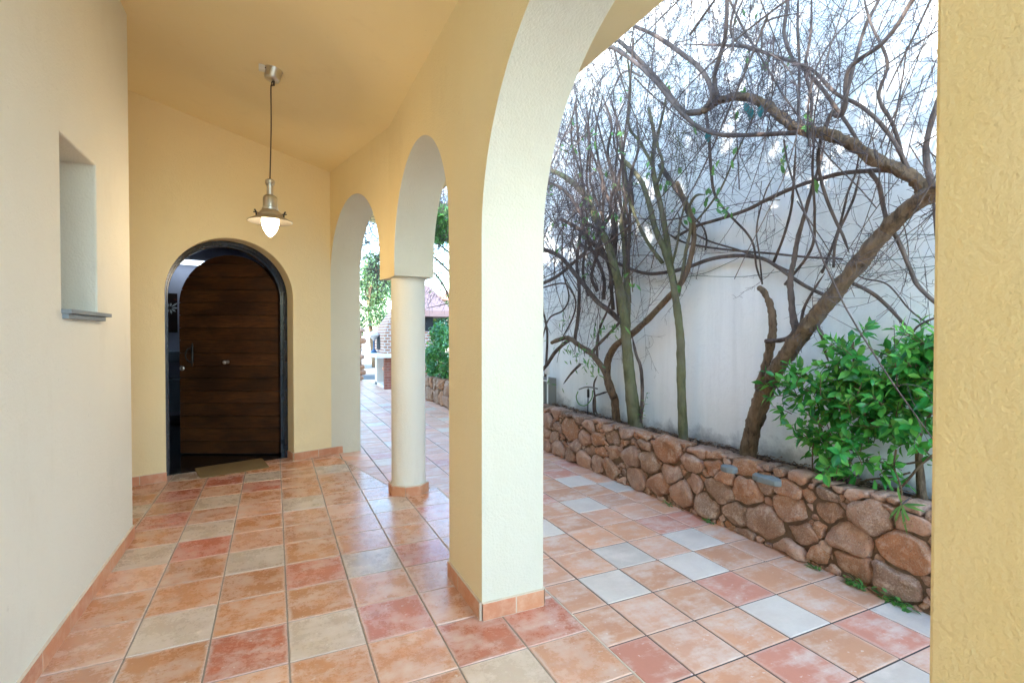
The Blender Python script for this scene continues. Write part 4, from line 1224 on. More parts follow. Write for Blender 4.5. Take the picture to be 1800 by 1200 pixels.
D.trace(D.br, [(1080, 470), (1060, 445), (1040, 425), (1020, 405), (1000, 392), (985, 385)], [2.95, 2.7], 9, 6, 6, 8, 0.15)
D.trace(D.br, [(1070, 440), (1078, 400), (1072, 360), (1080, 320), (1068, 270), (1075, 220), (1060, 170)], [2.95, 2.75], 7, 4, 6, 7, 0.15)
D.trace(D.br, [(1095, 400), (1112, 360), (1108, 310), (1122, 260), (1118, 200)], [2.95, 2.8], 6, 4, 6, 7, 0.15)
D.trace(D.br, [(1056, 405), (1030, 390), (1005, 350), (985, 330), (960, 320), (940, 318)], [2.8, 2.5], 6, 5, 6, 7, 0.15)
dr = D.rnd
for k_ in range(11):
    x0_ = dr.uniform(1030, 1112); xs = x0_ + dr.uniform(-30, 6)
    D.trace(D.br, [(x0_, 560 - dr.uniform(0, 60)), (x0_ - 4 + dr.uniform(-8, 8), 480), (xs + dr.uniform(-8, 8), 400), (xs - 8 + dr.uniform(-12, 8), 320), (xs - 14 + dr.uniform(-20, 14), 240), (xs - 20 + dr.uniform(-30, 24), 150)], [3.05, dr.uniform(2.6, 2.95)], dr.uniform(3.5, 7.5), dr.uniform(2, 3.5), 5, 6, 0.15)
for i in range(72):
    x0_ = dr.gauss(1058, 40); y0_ = dr.uniform(330, 520)
    p = at(x0_, y0_, X=dr.uniform(2.7, 3.05))
    lean = (x0_ - 1075) / 60.0
    wand(D.br, D.tw, p, Vector((-0.18 + dr.gauss(0, .15), -lean * 0.4 * 1.0 + dr.gauss(0.15, .35), 1.0)), dr.uniform(0.6, 1.5), dr.uniform(0.0024, 0.0055), dr, 0.28, seg=11, twigs=7, tlen=0.22, leafmb=D.lf, leafp=0.04)
# bushy dark mass of fine stems hanging over to the far left
for i in range(150):
    p = at(dr.uniform(935, 1090), dr.uniform(215, 400), X=dr.uniform(2.1, 3.0))
    wand(D.br, D.tw, p, Vector((-0.2, dr.gauss(0.5, .5), dr.gauss(-0.35, .6))), dr.uniform(0.4, 0.9), dr.uniform(0.0018, 0.004), dr, 0.4, seg=8, twigs=8, tlen=0.16, leafmb=D.lf, leafp=0.03)
for (cx_, cy_, n_) in ((1085, 235, 6), (1048, 258, 6), (1030, 245, 4), (1000, 262, 4), (1037, 390, 8), (1045, 408, 8), (1105, 500, 5), (985, 150, 10), (1060, 30, 4)):
    for _ in range(n_):
        p = at(cx_ + dr.gauss(0, 9), cy_ + dr.gauss(0, 7), X=dr.uniform(2.5, 2.8))
        D.lf.leaf(p, Vector((dr.gauss(0, .4), dr.gauss(0, 1), dr.gauss(0, 1))), Vector((-1, -0.6, 0.5)), dr.uniform(0.04, 0.075), dr.uniform(0.016, 0.026))
D.done(M['bark_green'], M['vine'], M['twig'])

# wall-climbing vine loops
V = Plant('climbing_vine', at(1060, 735, X=3.08), 'long thin vine looping across the white wall behind the trunks', 'vine')
for (pts, X_, w0, w1) in [
    ([(1452, 520), (1420, 505), (1390, 486), (1365, 468), (1342, 455), (1312, 450), (1285, 450), (1247, 456), (1208, 470), (1170, 479), (1132, 480), (1095, 467), (1060, 450), (1020, 430)], 3.09, 7, 6),
    ([(1480, 455), (1420, 452), (1360, 446), (1300, 441), (1240, 434), (1200, 425), (1170, 408)], 3.11, 4, 4),
    ([(1395, 480), (1350, 460), (1300, 440), (1250, 425), (1220, 410), (1200, 395), (1190, 370)], 3.10, 4, 3),
    ([(1240, 440), (1242, 420), (1236, 400), (1222, 385), (1215, 378)], 3.08, 4, 3),
    ([(950, 500), (980, 485), (1010, 460), (1035, 435), (1060, 400), (1080, 370)], [2.9, 3.0], 6, 5),
    ([(948, 507), (985, 498), (1000, 505), (1012, 530), (1006, 560), (985, 600)], 3.05, 3, 3),
    ([(956, 690), (960, 640), (962, 590), (958, 560), (954, 540), (954, 480)], 3.08, 5, 3),
    ([(952, 600), (965, 560), (990, 545), (1000, 520), (990, 480), (988, 440), (990, 400)], 3.08, 3, 3),
    ([(1060, 735), (1048, 725), (1046, 700), (1044, 675), (1050, 660)], 3.05, 4, 3),
    ([(1044, 735), (1044, 700), (1056, 692), (1070, 688)], 3.07, 4, 3),
    ([(1640, 575), (1600, 545), (1560, 500), (1520, 490), (1500, 480)], 3.08, 3, 3),
    ([(1240, 190), (1246, 240), (1250, 300), (1256, 340), (1275, 370), (1320, 420), (1330, 470), (1340, 500)], [2.9, 3.1], 6, 3),
    ([(1160, 290), (1180, 320), (1200, 350), (1212, 380), (1222, 400)], 3.1, 9, 8),
]:
    V.trace(V.br, pts, X_, w0, w1, 7, 6, 0.12)
vr = V.rnd
# web of bare climbing shoots over the sunlit part of the wall
for i in range(640):
    y = vr.uniform(0.7, 5.6); z = 1.9 + (4.9 - 1.9) * vr.random() ** 0.75
    p = Vector((vr.uniform(2.35, 3.1), y, z))
    if vr.random() < 0.55: d = Vector((vr.gauss(0, .15), vr.gauss(0, .35), vr.choice((-1, 1))))
    else: d = Vector((vr.gauss(0, .2), vr.gauss(0, 1), vr.gauss(0, .8)))
    wand(V.br, V.tw, p, d, vr.uniform(0.4, 1.3), vr.uniform(0.0018, 0.0042), vr, 0.35, seg=9, twigs=8, tlen=0.24, twr=0.0014)
for i in range(85):
    y = vr.uniform(0.6, 5.4); z = vr.uniform(2.0, 4.8); a_ = vr.uniform(0, 2 * PI)
    wand(V.br, V.tw, Vector((vr.uniform(2.3, 3.0), y, z)), Vector((vr.gauss(0, .12), math.cos(a_), math.sin(a_) * 0.8)), vr.uniform(0.9, 2.2), vr.uniform(0.004, 0.0085), vr, 0.38, seg=14, twigs=14, tlen=0.28, sides=5, twr=0.0018)
for i in range(70):
    y = vr.uniform(0.9, 5.0); z = vr.uniform(1.5, 2.4)
    wand(V.br, V.tw, Vector((vr.uniform(2.95, 3.1), y, z)), Vector((0, vr.gauss(0, .8), vr.gauss(0, 1))), vr.uniform(0.3, 0.8), vr.uniform(0.0016, 0.003), vr, 0.4, seg=8, twigs=4, tlen=0.16)
for i in range(34):
    x, y = vr.uniform(960, 1450), vr.uniform(10, 400)
    p = at(x, y, X=vr.uniform(2.5, 3.0))
    for _ in range(vr.randint(1, 4)):
        V.lf.leaf(p + Vector((0, vr.gauss(0, .02), vr.gauss(0, .02))), Vector((0, vr.gauss(0, 1), vr.gauss(-.3, 1))), Vector((-1, -.5, .4)), vr.uniform(0.04, 0.07), vr.uniform(0.015, 0.03))
V.done(M['vine'], M['vine'], M['twig'])

# overgrowth further along, seen through the far arches
V2 = Plant('overhanging_vine', (2.9, 7.0, SOIL), 'dark leafy tangle of vine hanging over the path beyond the far arches', 'vine')
v2 = V2.rnd
for i in range(230):
    p = Vector((v2.uniform(1.5, 3.0), v2.uniform(6.0, 9.5), v2.uniform(2.25, 3.9)))
    wand(V2.br, V2.tw, p, Vector((v2.gauss(-.3, .6), v2.gauss(0, .8), v2.gauss(-.2, .5))), v2.uniform(0.5, 1.1), v2.uniform(0.003, 0.007), v2, 0.4, seg=8, twigs=8, tlen=0.3, twr=0.003)
for i in range(46):
    p = at(v2.uniform(636, 700), v2.uniform(365, 470), Y=v2.uniform(7.6, 9.0))
    wand(V2.br, V2.tw, p, Vector((v2.gauss(0, .8), v2.gauss(0, .5), v2.gauss(-.3, .7))), v2.uniform(0.5, 1.0), v2.uniform(0.005, 0.010), v2, 0.35, seg=8, twigs=8, tlen=0.3, twr=0.0035)
for i in range(26):
    p = at(v2.uniform(755, 800), v2.uniform(310, 420), Y=v2.uniform(6.4, 7.6))
    wand(V2.br, V2.tw, p, Vector((v2.gauss(0, .8), v2.gauss(0, .5), v2.gauss(-.2, .8))), v2.uniform(0.4, 0.8), v2.uniform(0.004, 0.008), v2, 0.35, seg=8, twigs=7, tlen=0.25, twr=0.003)
for i in range(4):
    V2.tr.tube(spline([Vector((3.0, 6.3 + i * 0.7, SOIL - 0.05)), Vector((2.95, 6.4 + i * 0.7, 1.2)), Vector((2.7, 6.6 + i * 0.7, 2.2)), Vector((2.0, 6.9 + i * .7, 2.9))], 6), radii(19, 0.035, 0.012), 8, wob=0.2)
for i in range(1500):
    p = at(v2.gauss(776, 14), v2.uniform(360, 425), Y=v2.uniform(6.4, 7.4))
    V2.lf.leaf(p, Vector((v2.gauss(0, 1), v2.gauss(0, 1), v2.gauss(-.4, .8))), Vector((v2.gauss(0, 1), v2.gauss(-.5, 1), 1)), v2.uniform(0.05, 0.09), v2.uniform(0.02, 0.04))
for i in range(160):
    p = at(v2.uniform(755, 790), v2.uniform(425, 520), Y=v2.uniform(6.4, 7.4))
    if v2.random() < .35: V2.lf.leaf(p, Vector((v2.gauss(0, 1), v2.gauss(0, 1), v2.gauss(-.4, .8))), Vector((v2.gauss(0, 1), v2.gauss(-.5, 1), 1)), v2.uniform(0.04, 0.07), v2.uniform(0.012, 0.02))
V2.done(M['bark_brown'], M['vine'], M['twig'], M['leaf_dark'])

# training wires
for n_w, pts in (('green wire running right from the slender trunk to the pier', [(1213, 484), (1260, 486), (1310, 486), (1360, 479), (1400, 472), (1500, 462), (1650, 450)]), ('thin wire rising steeply from the slender trunk', [(1210, 487), (1245, 478), (1280, 462), (1300, 452), (1380, 400)]),
                 ('short wire crossing the leaning trunk near the pier', [(1450, 492), (1540, 480), (1655, 466)]), ('straight wire above the leaning trunk beside the pier', [(1520, 415), (1600, 412), (1655, 414)]), ('wire on the white wall beside the pale pier', [(950, 545), (1000, 535), (1050, 520)])):
    wi = MB(); P = [at(x, y, X=WX - 0.02) for x, y in pts]
    wi.tube(spline(P, 4), 0.0022, 5)
    tag(wi.build('training_wire', M['wire']), n_w, 'wire', 'training wires on the white wall')

# dark stake-like stem behind the right-hand shrub
# ------------------------------------------------------------------ leafy shrubs
def shrub(name, label, clumps, stems, mat, seed, group=None, base=None, X0=2.95, lsize=(0.055, 0.10), n=0.80):
    e_ = empty(name, base); tag(e_, label, 'shrub', group)
    rr = random.Random(seed); lf = MB(); sm = MB()
    for (px, w0, w1, X_) in stems:
        pts = [at(x, y, X=X_) for x, y in px]; P = spline(pts, 5)
        dep = 3.0
        sm.tube(P, radii(len(P), w0 * dep / FPX / 2, w1 * dep / FPX / 2), 7, wob=0.15)
    for (cx_, cy_, rx, ry, cnt) in clumps:
        # each clump is made of sprigs: a short stem with leaves set round it
        for _ in range(int(cnt * n / 9)):
            a0 = rr.uniform(0, 2 * PI); q = rr.random() ** 0.5
            X_ = X0 + rr.uniform(-0.17, 0.13) * (1 if q < 0.8 else 0.5)
            p = at(cx_ + rx * q * math.cos(a0), cy_ + ry * q * math.sin(a0), X=X_)
            out = Vector((rr.gauss(-.35, .4), -math.cos(a0) * q * 0.9 + rr.gauss(0, .4), -math.sin(a0) * q * 0.7 + 0.55 + rr.gauss(0, .3))).normalized()
            L = rr.uniform(0.07, 0.16); e2 = p + out * L
            sm.tube([p, p.lerp(e2, .5) + Vector((0, 0, 0.004)), e2], [0.003, 0.0022, 0.0014], 4, cap=False)
            s1 = out.orthogonal().normalized(); s2 = out.cross(s1)
            kk = rr.randint(6, 10)
            for j in range(kk):
                th = j * 2.4 + rr.uniform(-.3, .3); t = j / kk
                dd = (s1 * math.cos(th) + s2 * math.sin(th)) * (1.0 - 0.55 * t) + out * (0.25 + 0.9 * t) + Vector((0, 0, -0.12))
                Ls = rr.uniform(*lsize) * (1 - 0.25 * t)
                lf.leaf(p.lerp(e2, t), dd, out + Vector((0, 0, 0.35)), Ls, Ls * rr.uniform(0.42, 0.52), rr.uniform(0.1, 0.35), rr.uniform(0.05, 0.4))
    for v in range(len(lf.v)):
        if lf.v[v][0] > WX - 0.01: lf.v[v] = (WX - 0.01, lf.v[v][1], lf.v[v][2])
    sm.build('stems', M['bark_brown'], e_, smooth=True)
    lf.build('foliage', mat, e_)
    return e_
shrub('citrus_shrub', 'leafy bright green shrub on the planter in front of the leaning trunk', [
    (1500, 608, 22, 26, 90), (1498, 650, 38, 26, 150), (1455, 672, 50, 26, 190), (1395, 688, 34, 22, 120), (1512, 688, 50, 30, 210), (1430, 715, 48, 26, 180),
    (1480, 735, 55, 28, 210), (1545, 725, 34, 30, 130), (1455, 765, 40, 26, 120), (1505, 790, 50, 34, 210), (1460, 800, 34, 26, 80), (1520, 830, 28, 20, 70), (1460, 850, 32, 22, 90), (1430, 770, 14, 22, 30), (1360, 690, 9, 12, 22)],
    [([(1463, 860), (1468, 820), (1478, 770), (1490, 720), (1500, 650), (1500, 600)], 9, 3, 2.92), ([(1468, 850), (1500, 800), (1530, 750), (1545, 700)], 6, 3, 2.95), ([(1465, 840), (1450, 780), (1430, 720), (1400, 695)], 6, 3, 2.9),
     ([(1428, 838), (1428, 800), (1430, 775)], 2.5, 2, 2.85), ([(1440, 835), (1441, 790), (1436, 750)], 2, 1.5, 2.9), ([(1470, 800), (1500, 760), (1560, 720)], 5, 2, 2.98)],
    M['leaf'], 4, base=at(1463, 855, X=2.92), X0=2.9)
shrub('citrus_shrub', 'taller leafy green shrub half hidden by the yellow pier, with a dark stem', [
    (1600, 640, 36, 26, 150), (1640, 612, 30, 26, 130), (1575, 668, 30, 28, 120), (1625, 675, 44, 32, 220), (1590, 715, 40, 26, 160), (1635, 730, 36, 30, 160), (1600, 765, 36, 20, 110), (1570, 745, 26, 20, 70), (1650, 790, 16, 20, 30), (1660, 650, 40, 50, 200), (1640, 835, 12, 18, 22), (1648, 760, 20, 20, 40)],
    [([(1620, 880), (1618, 845), (1615, 800), (1612, 760), (1610, 700), (1615, 640)], 14, 5, 3.02), ([(1615, 770), (1590, 730), (1580, 680)], 5, 2, 2.98), ([(1615, 770), (1645, 700), (1650, 630)], 5, 2, 2.98),
     ([(1660, 785), (1635, 805), (1610, 812), (1580, 816), (1545, 812), (1520, 808)], 4, 2, 2.93), ([(1655, 790), (1620, 815), (1590, 850), (1575, 862)], 4, 3, 2.9), ([(1600, 830), (1570, 838), (1530, 842), (1510, 850)], 3, 3, 2.95),
     ([(1575, 790), (1572, 820), (1582, 850), (1588, 880)], 3, 2, 2.85)],
    M['leaf'], 8, base=at(1620, 880, X=3.02), X0=2.96)

# small plants
def sprout(name, label, px, py, X_, hgt, nl, L, wdt, seed, mat=M['leaf_thin'], z=None, group=None, lean=0.0, cat='plant'):
    rr = random.Random(seed); b0 = at(px, py, X=X_)
    if z is not None: b0.z = z
    e_ = empty(name, b0); tag(e_, label, cat, group)
    s1 = MB(); l1 = MB()
    P = spline([b0, b0 + Vector((-0.005, lean * 0.5, hgt * 0.5)), b0 + Vector((-0.01, lean, hgt))], 4)
    s1.tube(P, radii(len(P), 0.003, 0.0015), 5)
    for j in range(nl):
        t = 0.15 + 0.85 * j / max(1, nl - 1); q = P[min(len(P) - 1, int(t * (len(P) - 1)))]
        a0 = j * 2.4 + rr.uniform(-.4, .4)
        l1.leaf(q, Vector((math.cos(a0), math.sin(a0), 0.5)), Vector((0, 0, 1)), L * rr.uniform(.8, 1.2), wdt, 0.2, 0.5)
    s1.build('stem', M['vine'], e_); l1.build('foliage', mat, e_)
sprout('seedling', 'small leafy seedling on the soil right of the mossy trunk', 1126, 742, 2.92, 0.26, 9, 0.05, 0.02, 3, M['leaf'], lean=-0.09)
def tuft(name, label, px, py, n_, spread, L, wdt, seed, X_=None, z=0.0, mat=M['leaf_thin']):
    rr = random.Random(seed); b0 = at(px, py, X=X_) if X_ else at(px, py, Z=z)
    t_ = MB()
    for j in range(n_):
        p = b0 + Vector((rr.gauss(0, spread * 0.3), rr.gauss(0, spread), abs(rr.gauss(0, spread * 0.4))))
        if not X_: p.x = min(p.x, SX - 0.004)
        t_.leaf(p, Vector((rr.gauss(-.4, .5), rr.gauss(0, 1), rr.uniform(0.1, 1))), Vector((rr.gauss(0, .3), 0, 1)), L * rr.uniform(.6, 1.3), wdt * rr.uniform(.7, 1.3), .2, .5)
    tag(t_.build(name, mat), label, 'weed', 'small green weeds at the foot of the stone planter')
tuft('weed', 'leafy weed tuft under the big stones below the shrub', 1525, 1022, 40, 0.035, 0.035, 0.016, 1)
tuft('weed', 'weed tuft at the planter foot nearest the yellow pier', 1600, 1055, 46, 0.04, 0.035, 0.016, 2)
tuft('weed', 'tiny weed at the planter foot below the leaning trunk', 1262, 915, 16, 0.02, 0.03, 0.012, 3)
tuft('weed', 'sprig of weed between two boulders left of the larger weeds', 1457, 994, 22, 0.018, 0.03, 0.012, 4)
tuft('weed', 'speck of weed at the farthest part of the planter foot', 1190, 885, 14, 0.02, 0.03, 0.012, 5)
# grassy plant hanging over the stones near the pier
e_ = empty('strap_leaf_plant', at(1590, 885, X=2.72)); tag(e_, 'plant with narrow strap leaves hanging over the stones near the pier', 'plant')
t_ = MB(); rr = random.Random(6)
for (dx, dz, L) in ((-0.7, -0.9, .11), (0.15, -1, .14), (0.45, -0.9, .10), (-0.2, 0.9, .09), (0.95, 0.35, .10), (1, .05, .09), (-.35, -1, .12)):
    t_.leaf(Vector(e_.location) + Vector((-0.02, 0, 0)), Vector((-0.25, -dx, dz)), Vector((-1, 0, .4)), L, 0.012, 0.15, 0.35)
t_.build('foliage', M['leaf_thin'], e_)
s1 = MB(); s1.tube([Vector(e_.location) + Vector((0.12, 0, -0.03)), Vector(e_.location) + Vector((0.04, 0, 0.02)), Vector(e_.location) + Vector((-0.02, 0, 0))], 0.004, 6); s1.build('stem', M['vine'], e_)

# utility box and white pipe on the wall, far left of the planter
ub = empty('utility_box', at(955, 705, X=3.1)); tag(ub, 'grey meter box with a white pipe against the wall by the pale pier', 'utility box')
b0 = at(972, 712, X=3.1); t0 = at(940, 640, X=3.1)
q = MB(); q.box((2.99, b0.y, SOIL - 0.02), (WX - 0.002, b0.y + 0.5, at(955, 664, X=3.0).z)); q.build('box_body', M['grey_box'], ub, bevel=0.006)
q = MB(); pz = at(963, 650, X=2.98)
q.box((2.955, pz.y - 0.03, pz.z - 0.05), (2.989, pz.y + 0.04, pz.z + 0.06)); q.build('switch_cover', M['white_plastic'], ub, bevel=0.005)
q = MB(); q.tube(spline([Vector((2.965, pz.y - 0.02, SOIL)), Vector((2.965, pz.y - 0.02, pz.z - 0.05))], 4), 0.009, 8); q.tube(spline([Vector((2.965, pz.y - 0.02, pz.z - 0.13)), Vector((2.96, pz.y + 0.15, pz.z - 0.135)), Vector((2.965, pz.y + 0.4, pz.z - 0.13))], 4), 0.009, 8); q.build('pipe', M['white_plastic'], ub, smooth=True)
# garden tap with hose
tp = empty('garden_tap', at(1034, 735, X=3.05)); tag(tp, 'black garden tap on a riser with a green hose loop near the arched stem', 'tap')
q = MB(); a1 = at(1033, 738, X=3.05); a2 = at(1034, 682, X=3.05)
q.tube([a1, a2], 0.006, 8); q.tube([at(1034, 698, X=3.04), at(1034, 684, X=3.04)], 0.014, 8); q.build('valve', M['iron'], tp)
q = MB(); q.tube(spline([at(1018, 684, X=3.04), at(1030, 680, X=3.04), at(1042, 681, X=3.04), at(1050, 683, X=3.04)], 4), 0.008, 8); q.build('tap_arm', M['grey_box'], tp, smooth=True)
q = MB(); q.tube(spline([at(1016, 688, X=3.02), at(1013, 698, X=3.02), at(1018, 710, X=3.02), at(1030, 712, X=3.02), at(1040, 700, X=3.02), at(1042, 686, X=3.02)], 5), 0.006, 7); q.build('hose', M['leaf_thin'], tp, smooth=True)

# ------------------------------------------------------------------ far garden through the arches
bb = empty('brick_barbecue', (2.9, 12.6, 0)); tag(bb, 'brick barbecue and bread oven on a white counter beyond the far arch', 'barbecue')
q = MB(); q.box((2.33, 12.0, 0), (2.62, 12.15, 0.74)); q.box((2.621, 12.0, 0), (3.75, 12.12, 0.74)); q.build('brick_plinth', M['brick_red'], bb, boxuv=True)
q = MB(); q.box((2.36, 13.2, 0), (2.6, 13.45, 0.74)); q.box((2.9, 12.16, 0), (3.0, 13.9, 0.74)); q.box((2.36, 12.16, 0.0), (2.9, 13.9, 0.07)); q.build('white_support', M['slab'], bb)
q = MB(); q.box((2.12, 11.85, 0.741), (3.85, 14.2, 0.83)); q.build('counter', M['slab'], bb, bevel=0.01)
# oven tower, tapering upwards, arched mouth on the -x face
q = MB()
zs = [(0.831, 2.33, 12.05, 13.45), (1.25, 2.33, 12.05, 13.4), (1.55, 2.42, 12.1, 13.1), (1.9, 2.62, 12.12, 12.7), (2.02, 2.66, 12.12, 12.6)]
n0 = 0
for (z, xa, ya, yb) in zs: q.v += [(xa, ya, z), (3.05, ya, z), (3.05, yb, z), (xa, yb, z)]
q.f.append((3, 2, 1, 0))
for i in range(len(zs) - 1):
    for k_ in range(4):
        k2 = (k_ + 1) % 4; q.f.append((4 * i + k_, 4 * i + k2, 4 * i + 4 + k2, 4 * i + 4 + k_))
q.f.append(tuple(4 * (len(zs) - 1) + k_ for k_ in range(4)))
q.build('oven', M['brick_oven'], bb, boxuv=True)
q = MB(); cy_, cz_ = 12.75, 1.08
prof = [(cy_ - 0.2, 0.92)] + [(cy_ - 0.2 * math.cos(PI * i / 12), cz_ + 0.2 * math.sin(PI * i / 12)) for i in range(13)] + [(cy_ + 0.2, 0.92)]
q.v = [(2.315, y, z) for y, z in prof] + [(2.34, y, z) for y, z in prof]; kk = len(prof)
q.f = [tuple(range(kk)), tuple(kk + i for i in reversed(range(kk)))] + [(i, kk + i, kk + (i + 1) % kk, (i + 1) % kk) for i in range(kk)]
q.build('oven_mouth', M['black'], bb)  # black plate stands for the shade inside the mouth
q = MB(); q.box((3.06, 12.0, 0.831), (3.70, 13.2, 1.36)); q.build('grill_body', M['brick_oven'], bb, boxuv=True)
q = MB(); q.box((3.10, 12.04, 1.361), (3.5, 13.0, 1.70)); q.build('firebox', M['black'], bb)  # solid black block stands for the dark opening
q = MB()
q.v = [(2.95, 11.9, 1.72), (3.95, 11.9, 1.72), (3.95, 13.4, 1.72), (2.95, 13.4, 1.72), (2.95, 11.9, 1.86), (3.95, 11.9, 1.86), (3.95, 13.4, 1.86), (2.95, 13.4, 1.86), (3.25, 12.4, 2.5), (3.5, 12.4, 2.5), (3.5, 12.8, 2.5), (3.25, 12.8, 2.5)]
q.f = [(3, 2, 1, 0), (0, 1, 5, 4), (1, 2, 6, 5), (2, 3, 7, 6), (3, 0, 4, 7), (4, 5, 9, 8), (5, 6, 10, 9), (6, 7, 11, 10), (7, 4, 8, 11), (8, 9, 10, 11)]
q.build('hood', M['roof_red'], bb)
q = MB(); q.box((3.3, 12.5, 2.501), (3.46, 12.7, 2.95)); q.build('chimney', M['slab'], bb)
pot = empty('flower_pot', (2.6, 12.6, 0.071)); tag(pot, 'terracotta pot standing in the open bay under the barbecue counter', 'flower pot')
q = MB(); q.lathe([(0.0, 0.0), (0.13, 0.0), (0.19, 0.34), (0.215, 0.34), (0.215, 0.42), (0.19, 0.42), (0.17, 0.37), (0.0, 0.36)], (2.6, 12.6, 0.071), 28); q.build('pot', M['terracotta'], pot, smooth=False)
la = empty('table_lantern', (2.17, 12.8, 0.831)); tag(la, 'small blue metal lantern on the left end of the barbecue counter', 'lantern')
lp_ = at(639, 600, Y=12.9)
q = MB(); q.lathe([(0.0, 0), (0.085, 0), (0.06, 0.05), (0.022, 0.10), (0.02, 0.28), (0.03, 0.30), (0.0, 0.30)], (2.22, 12.8, 0.831), 20); q.build('lantern_stem', M['blue_metal'], la, smooth=True)
q = MB(); q.lathe([(0.02, 0.30), (0.10, 0.40), (0.14, 0.42), (0.15, 0.45), (0.05, 0.53), (0.0, 0.55)], (2.22, 12.8, 0.831), 20); q.build('lantern_head', M['slab'], la, smooth=True)
# stone pier and low rubble wall behind the counter
q = MB(); rr = random.Random(5)
def rubble(mb, x0_, x1_, y0_, y1_, z0_, z1_, s_):
    z = z0_
    while z < z1_:
        h = s_ * rr.uniform(.6, 1.1); x = x0_
        while x < x1_:
            w = s_ * rr.uniform(.8, 1.6)
            cx_, cz_ = min(x + w / 2, x1_), z + h / 2
            P = []
            for r_i, (sc_, dy) in enumerate(((1, 0.1), (1, 0.0), (0.8, -0.04), (0.3, -0.055))):
                for t in range(8):
                    th = 2 * PI * t / 8 + .39
                    P.append((cx_ + sc_ * w / 2 * 1.05 * max(-.92, min(.92, 1.3 * math.cos(th))), y0_ + dy, cz_ + sc_ * h / 2 * max(-.92, min(.92, 1.3 * math.sin(th)))))
            n0 = len(mb.v); mb.v += P
            for r_i in range(3):
                for t in range(8):
                    t2 = (t + 1) % 8; mb.f.append((n0 + r_i * 8 + t, n0 + r_i * 8 + t2, n0 + r_i * 8 + 8 + t2, n0 + r_i * 8 + 8 + t))
            mb.f.append(tuple(n0 + 24 + t for t in range(8)))
            x += w
        z += h
    mb.box((x0_, y0_ + 0.02, z0_), (x1_, y1_, z1_))
rubble(q, 1.55, 2.2, 14.6, 14.9, 0, 1.35, 0.16)
tag(q.build('rubble_pier', M['stone']), 'rough stone pier behind the lantern at the end of the garden', 'stone pier')
q = MB(); rr = random.Random(15); rubble(q, -2.0, 1.5, 15.2, 15.5, 0, 0.9, 0.18)
tag(q.build('rubble_wall', M['stone']), 'low rubble wall under the trees at the end of the patio', 'stone wall')

def crown(name, label, base, cx, rad, n, mat, seed, ls=(0.1, 0.18), trunk_r=0.08, group=None, cat='tree'):
    rr = random.Random(seed); e_ = empty(name, base); tag(e_, label, cat, group)
    cxv = Vector(cx); base = Vector(base)
    lf = MB(); tr = MB()
    top = cxv
    P = spline([base, base.lerp(top, .5) + Vector((rr.gauss(0, .1), rr.gauss(0, .1), 0)), top], 6)
    tr.tube(P, radii(len(P), trunk_r, trunk_r * .4), 8, wob=.2)
    cl = []
    for i in range(22):
        d = Vector((rr.gauss(0, 1), rr.gauss(0, 1), rr.gauss(0, 1))).normalized(); q_ = rr.random() ** .4
        c_ = cxv + Vector((d.x * rad[0], d.y * rad[1], d.z * rad[2])) * q_ * .85
        cl.append((c_, rr.uniform(.22, .42)))
        tr.tube(spline([P[-4], P[-2].lerp(c_, .5), c_], 4), radii(9, trunk_r * .3, .01), 5, cap=False)
    for i in range(n):
        c_, s_ = rr.choice(cl)
        d = Vector((rr.gauss(0, 1), rr.gauss(0, 1), rr.gauss(0, 1))).normalized() * (rr.random() ** .5)
        p = c_ + Vector((d.x * rad[0], d.y * rad[1], d.z * rad[2])) * s_
        L = rr.uniform(*ls)
        lf.leaf(p, Vector((rr.gauss(0, 1), rr.gauss(0, 1), rr.gauss(-.2, .8))), d + Vector((0, 0, .6)), L, L * rr.uniform(.35, .6))
    tr.build('trunk', M['bark_brown'], e_, smooth=True); lf.build('crown', mat, e_)
    return e_
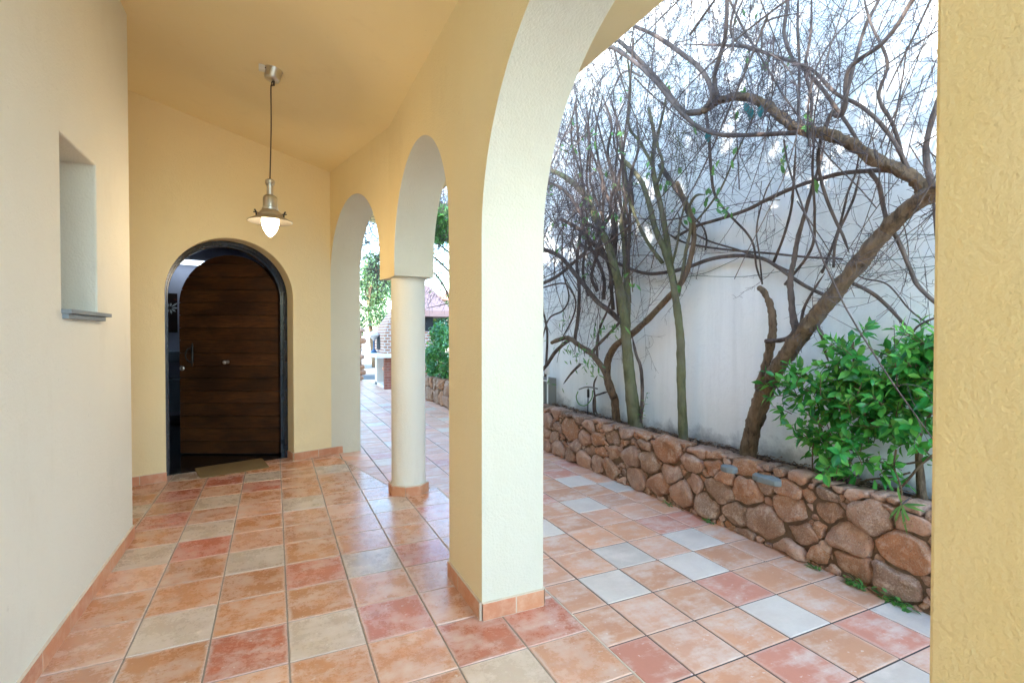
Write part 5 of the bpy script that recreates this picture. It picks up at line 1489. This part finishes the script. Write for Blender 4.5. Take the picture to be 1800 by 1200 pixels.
crown('hedge_bush', 'dense dark green bush overflowing the far stone planter', (3.0, 9.4, 0.43), (3.0, 9.4, 0.92), (0.45, 1.1, 0.55), 6500, M['leaf_dark'], 3, (0.05, 0.09), 0.03, cat='bush')
crown('garden_bush', 'pale green bush behind the barbecue hood', (4.3, 13.8, 0), (4.1, 13.6, 1.55), (0.7, 0.8, 0.75), 4500, M['leaf_far'], 5, (0.07, 0.12), 0.05, cat='bush')
crown('garden_tree', 'pale leafy tree at the end of the garden left of the oven', (0.9, 17.5, 0), (1.5, 17.5, 2.3), (1.5, 1.4, 1.6), 7000, M['leaf_far'], 7, (0.06, 0.12), 0.10, 'trees at the end of the garden')
crown('garden_tree', 'taller pale tree rising behind the oven tower', (3.6, 20.5, 0), (3.3, 20.5, 2.9), (1.7, 1.5, 1.9), 11000, M['leaf_far'], 8, (0.07, 0.13), 0.12, 'trees at the end of the garden')
crown('garden_tree', 'loose tree farthest left through the first arch', (-0.6, 19.0, 0), (-0.2, 19.0, 2.6), (1.6, 1.4, 1.8), 10000, M['leaf_far'], 9, (0.07, 0.13), 0.12, 'trees at the end of the garden')
crown('low_bush', 'low flowering bush before the rubble wall at the patio end', (1.3, 14.4, 0), (1.35, 14.4, 0.35), (0.45, 0.4, 0.35), 1500, M['leaf_far'], 12, (0.06, 0.1), 0.02, cat='bush')
hs = empty('neighbour_house', (9, 22, 0)); tag(hs, 'neighbouring house with a low tiled roof beyond the garden', 'house')
q = MB(); q.box((5.6, 19.0, 0), (11, 24, 2.6)); q.build('wall', M['house'], hs)
q = MB(); q.v = [(5.2, 18.6, 2.6), (11.4, 18.6, 2.6), (11.4, 24.4, 2.6), (5.2, 24.4, 2.6), (8.3, 20.5, 3.6), (8.3, 22.5, 3.6)]
q.f = [(3, 2, 1, 0), (0, 1, 4), (1, 2, 5, 4), (2, 3, 5), (3, 0, 4, 5)]; q.build('roof', M['terracotta'], hs)

sh_tree = crown('shade_tree', 'big evergreen tree standing over the porch roof and dappling the boundary wall', (-4.2, -1.2, 0), (-3.2, -1.0, 6.9), (1.3, 5.2, 2.6), 3600, M['leaf_dark'], 31, (0.14, 0.26), 0.2)
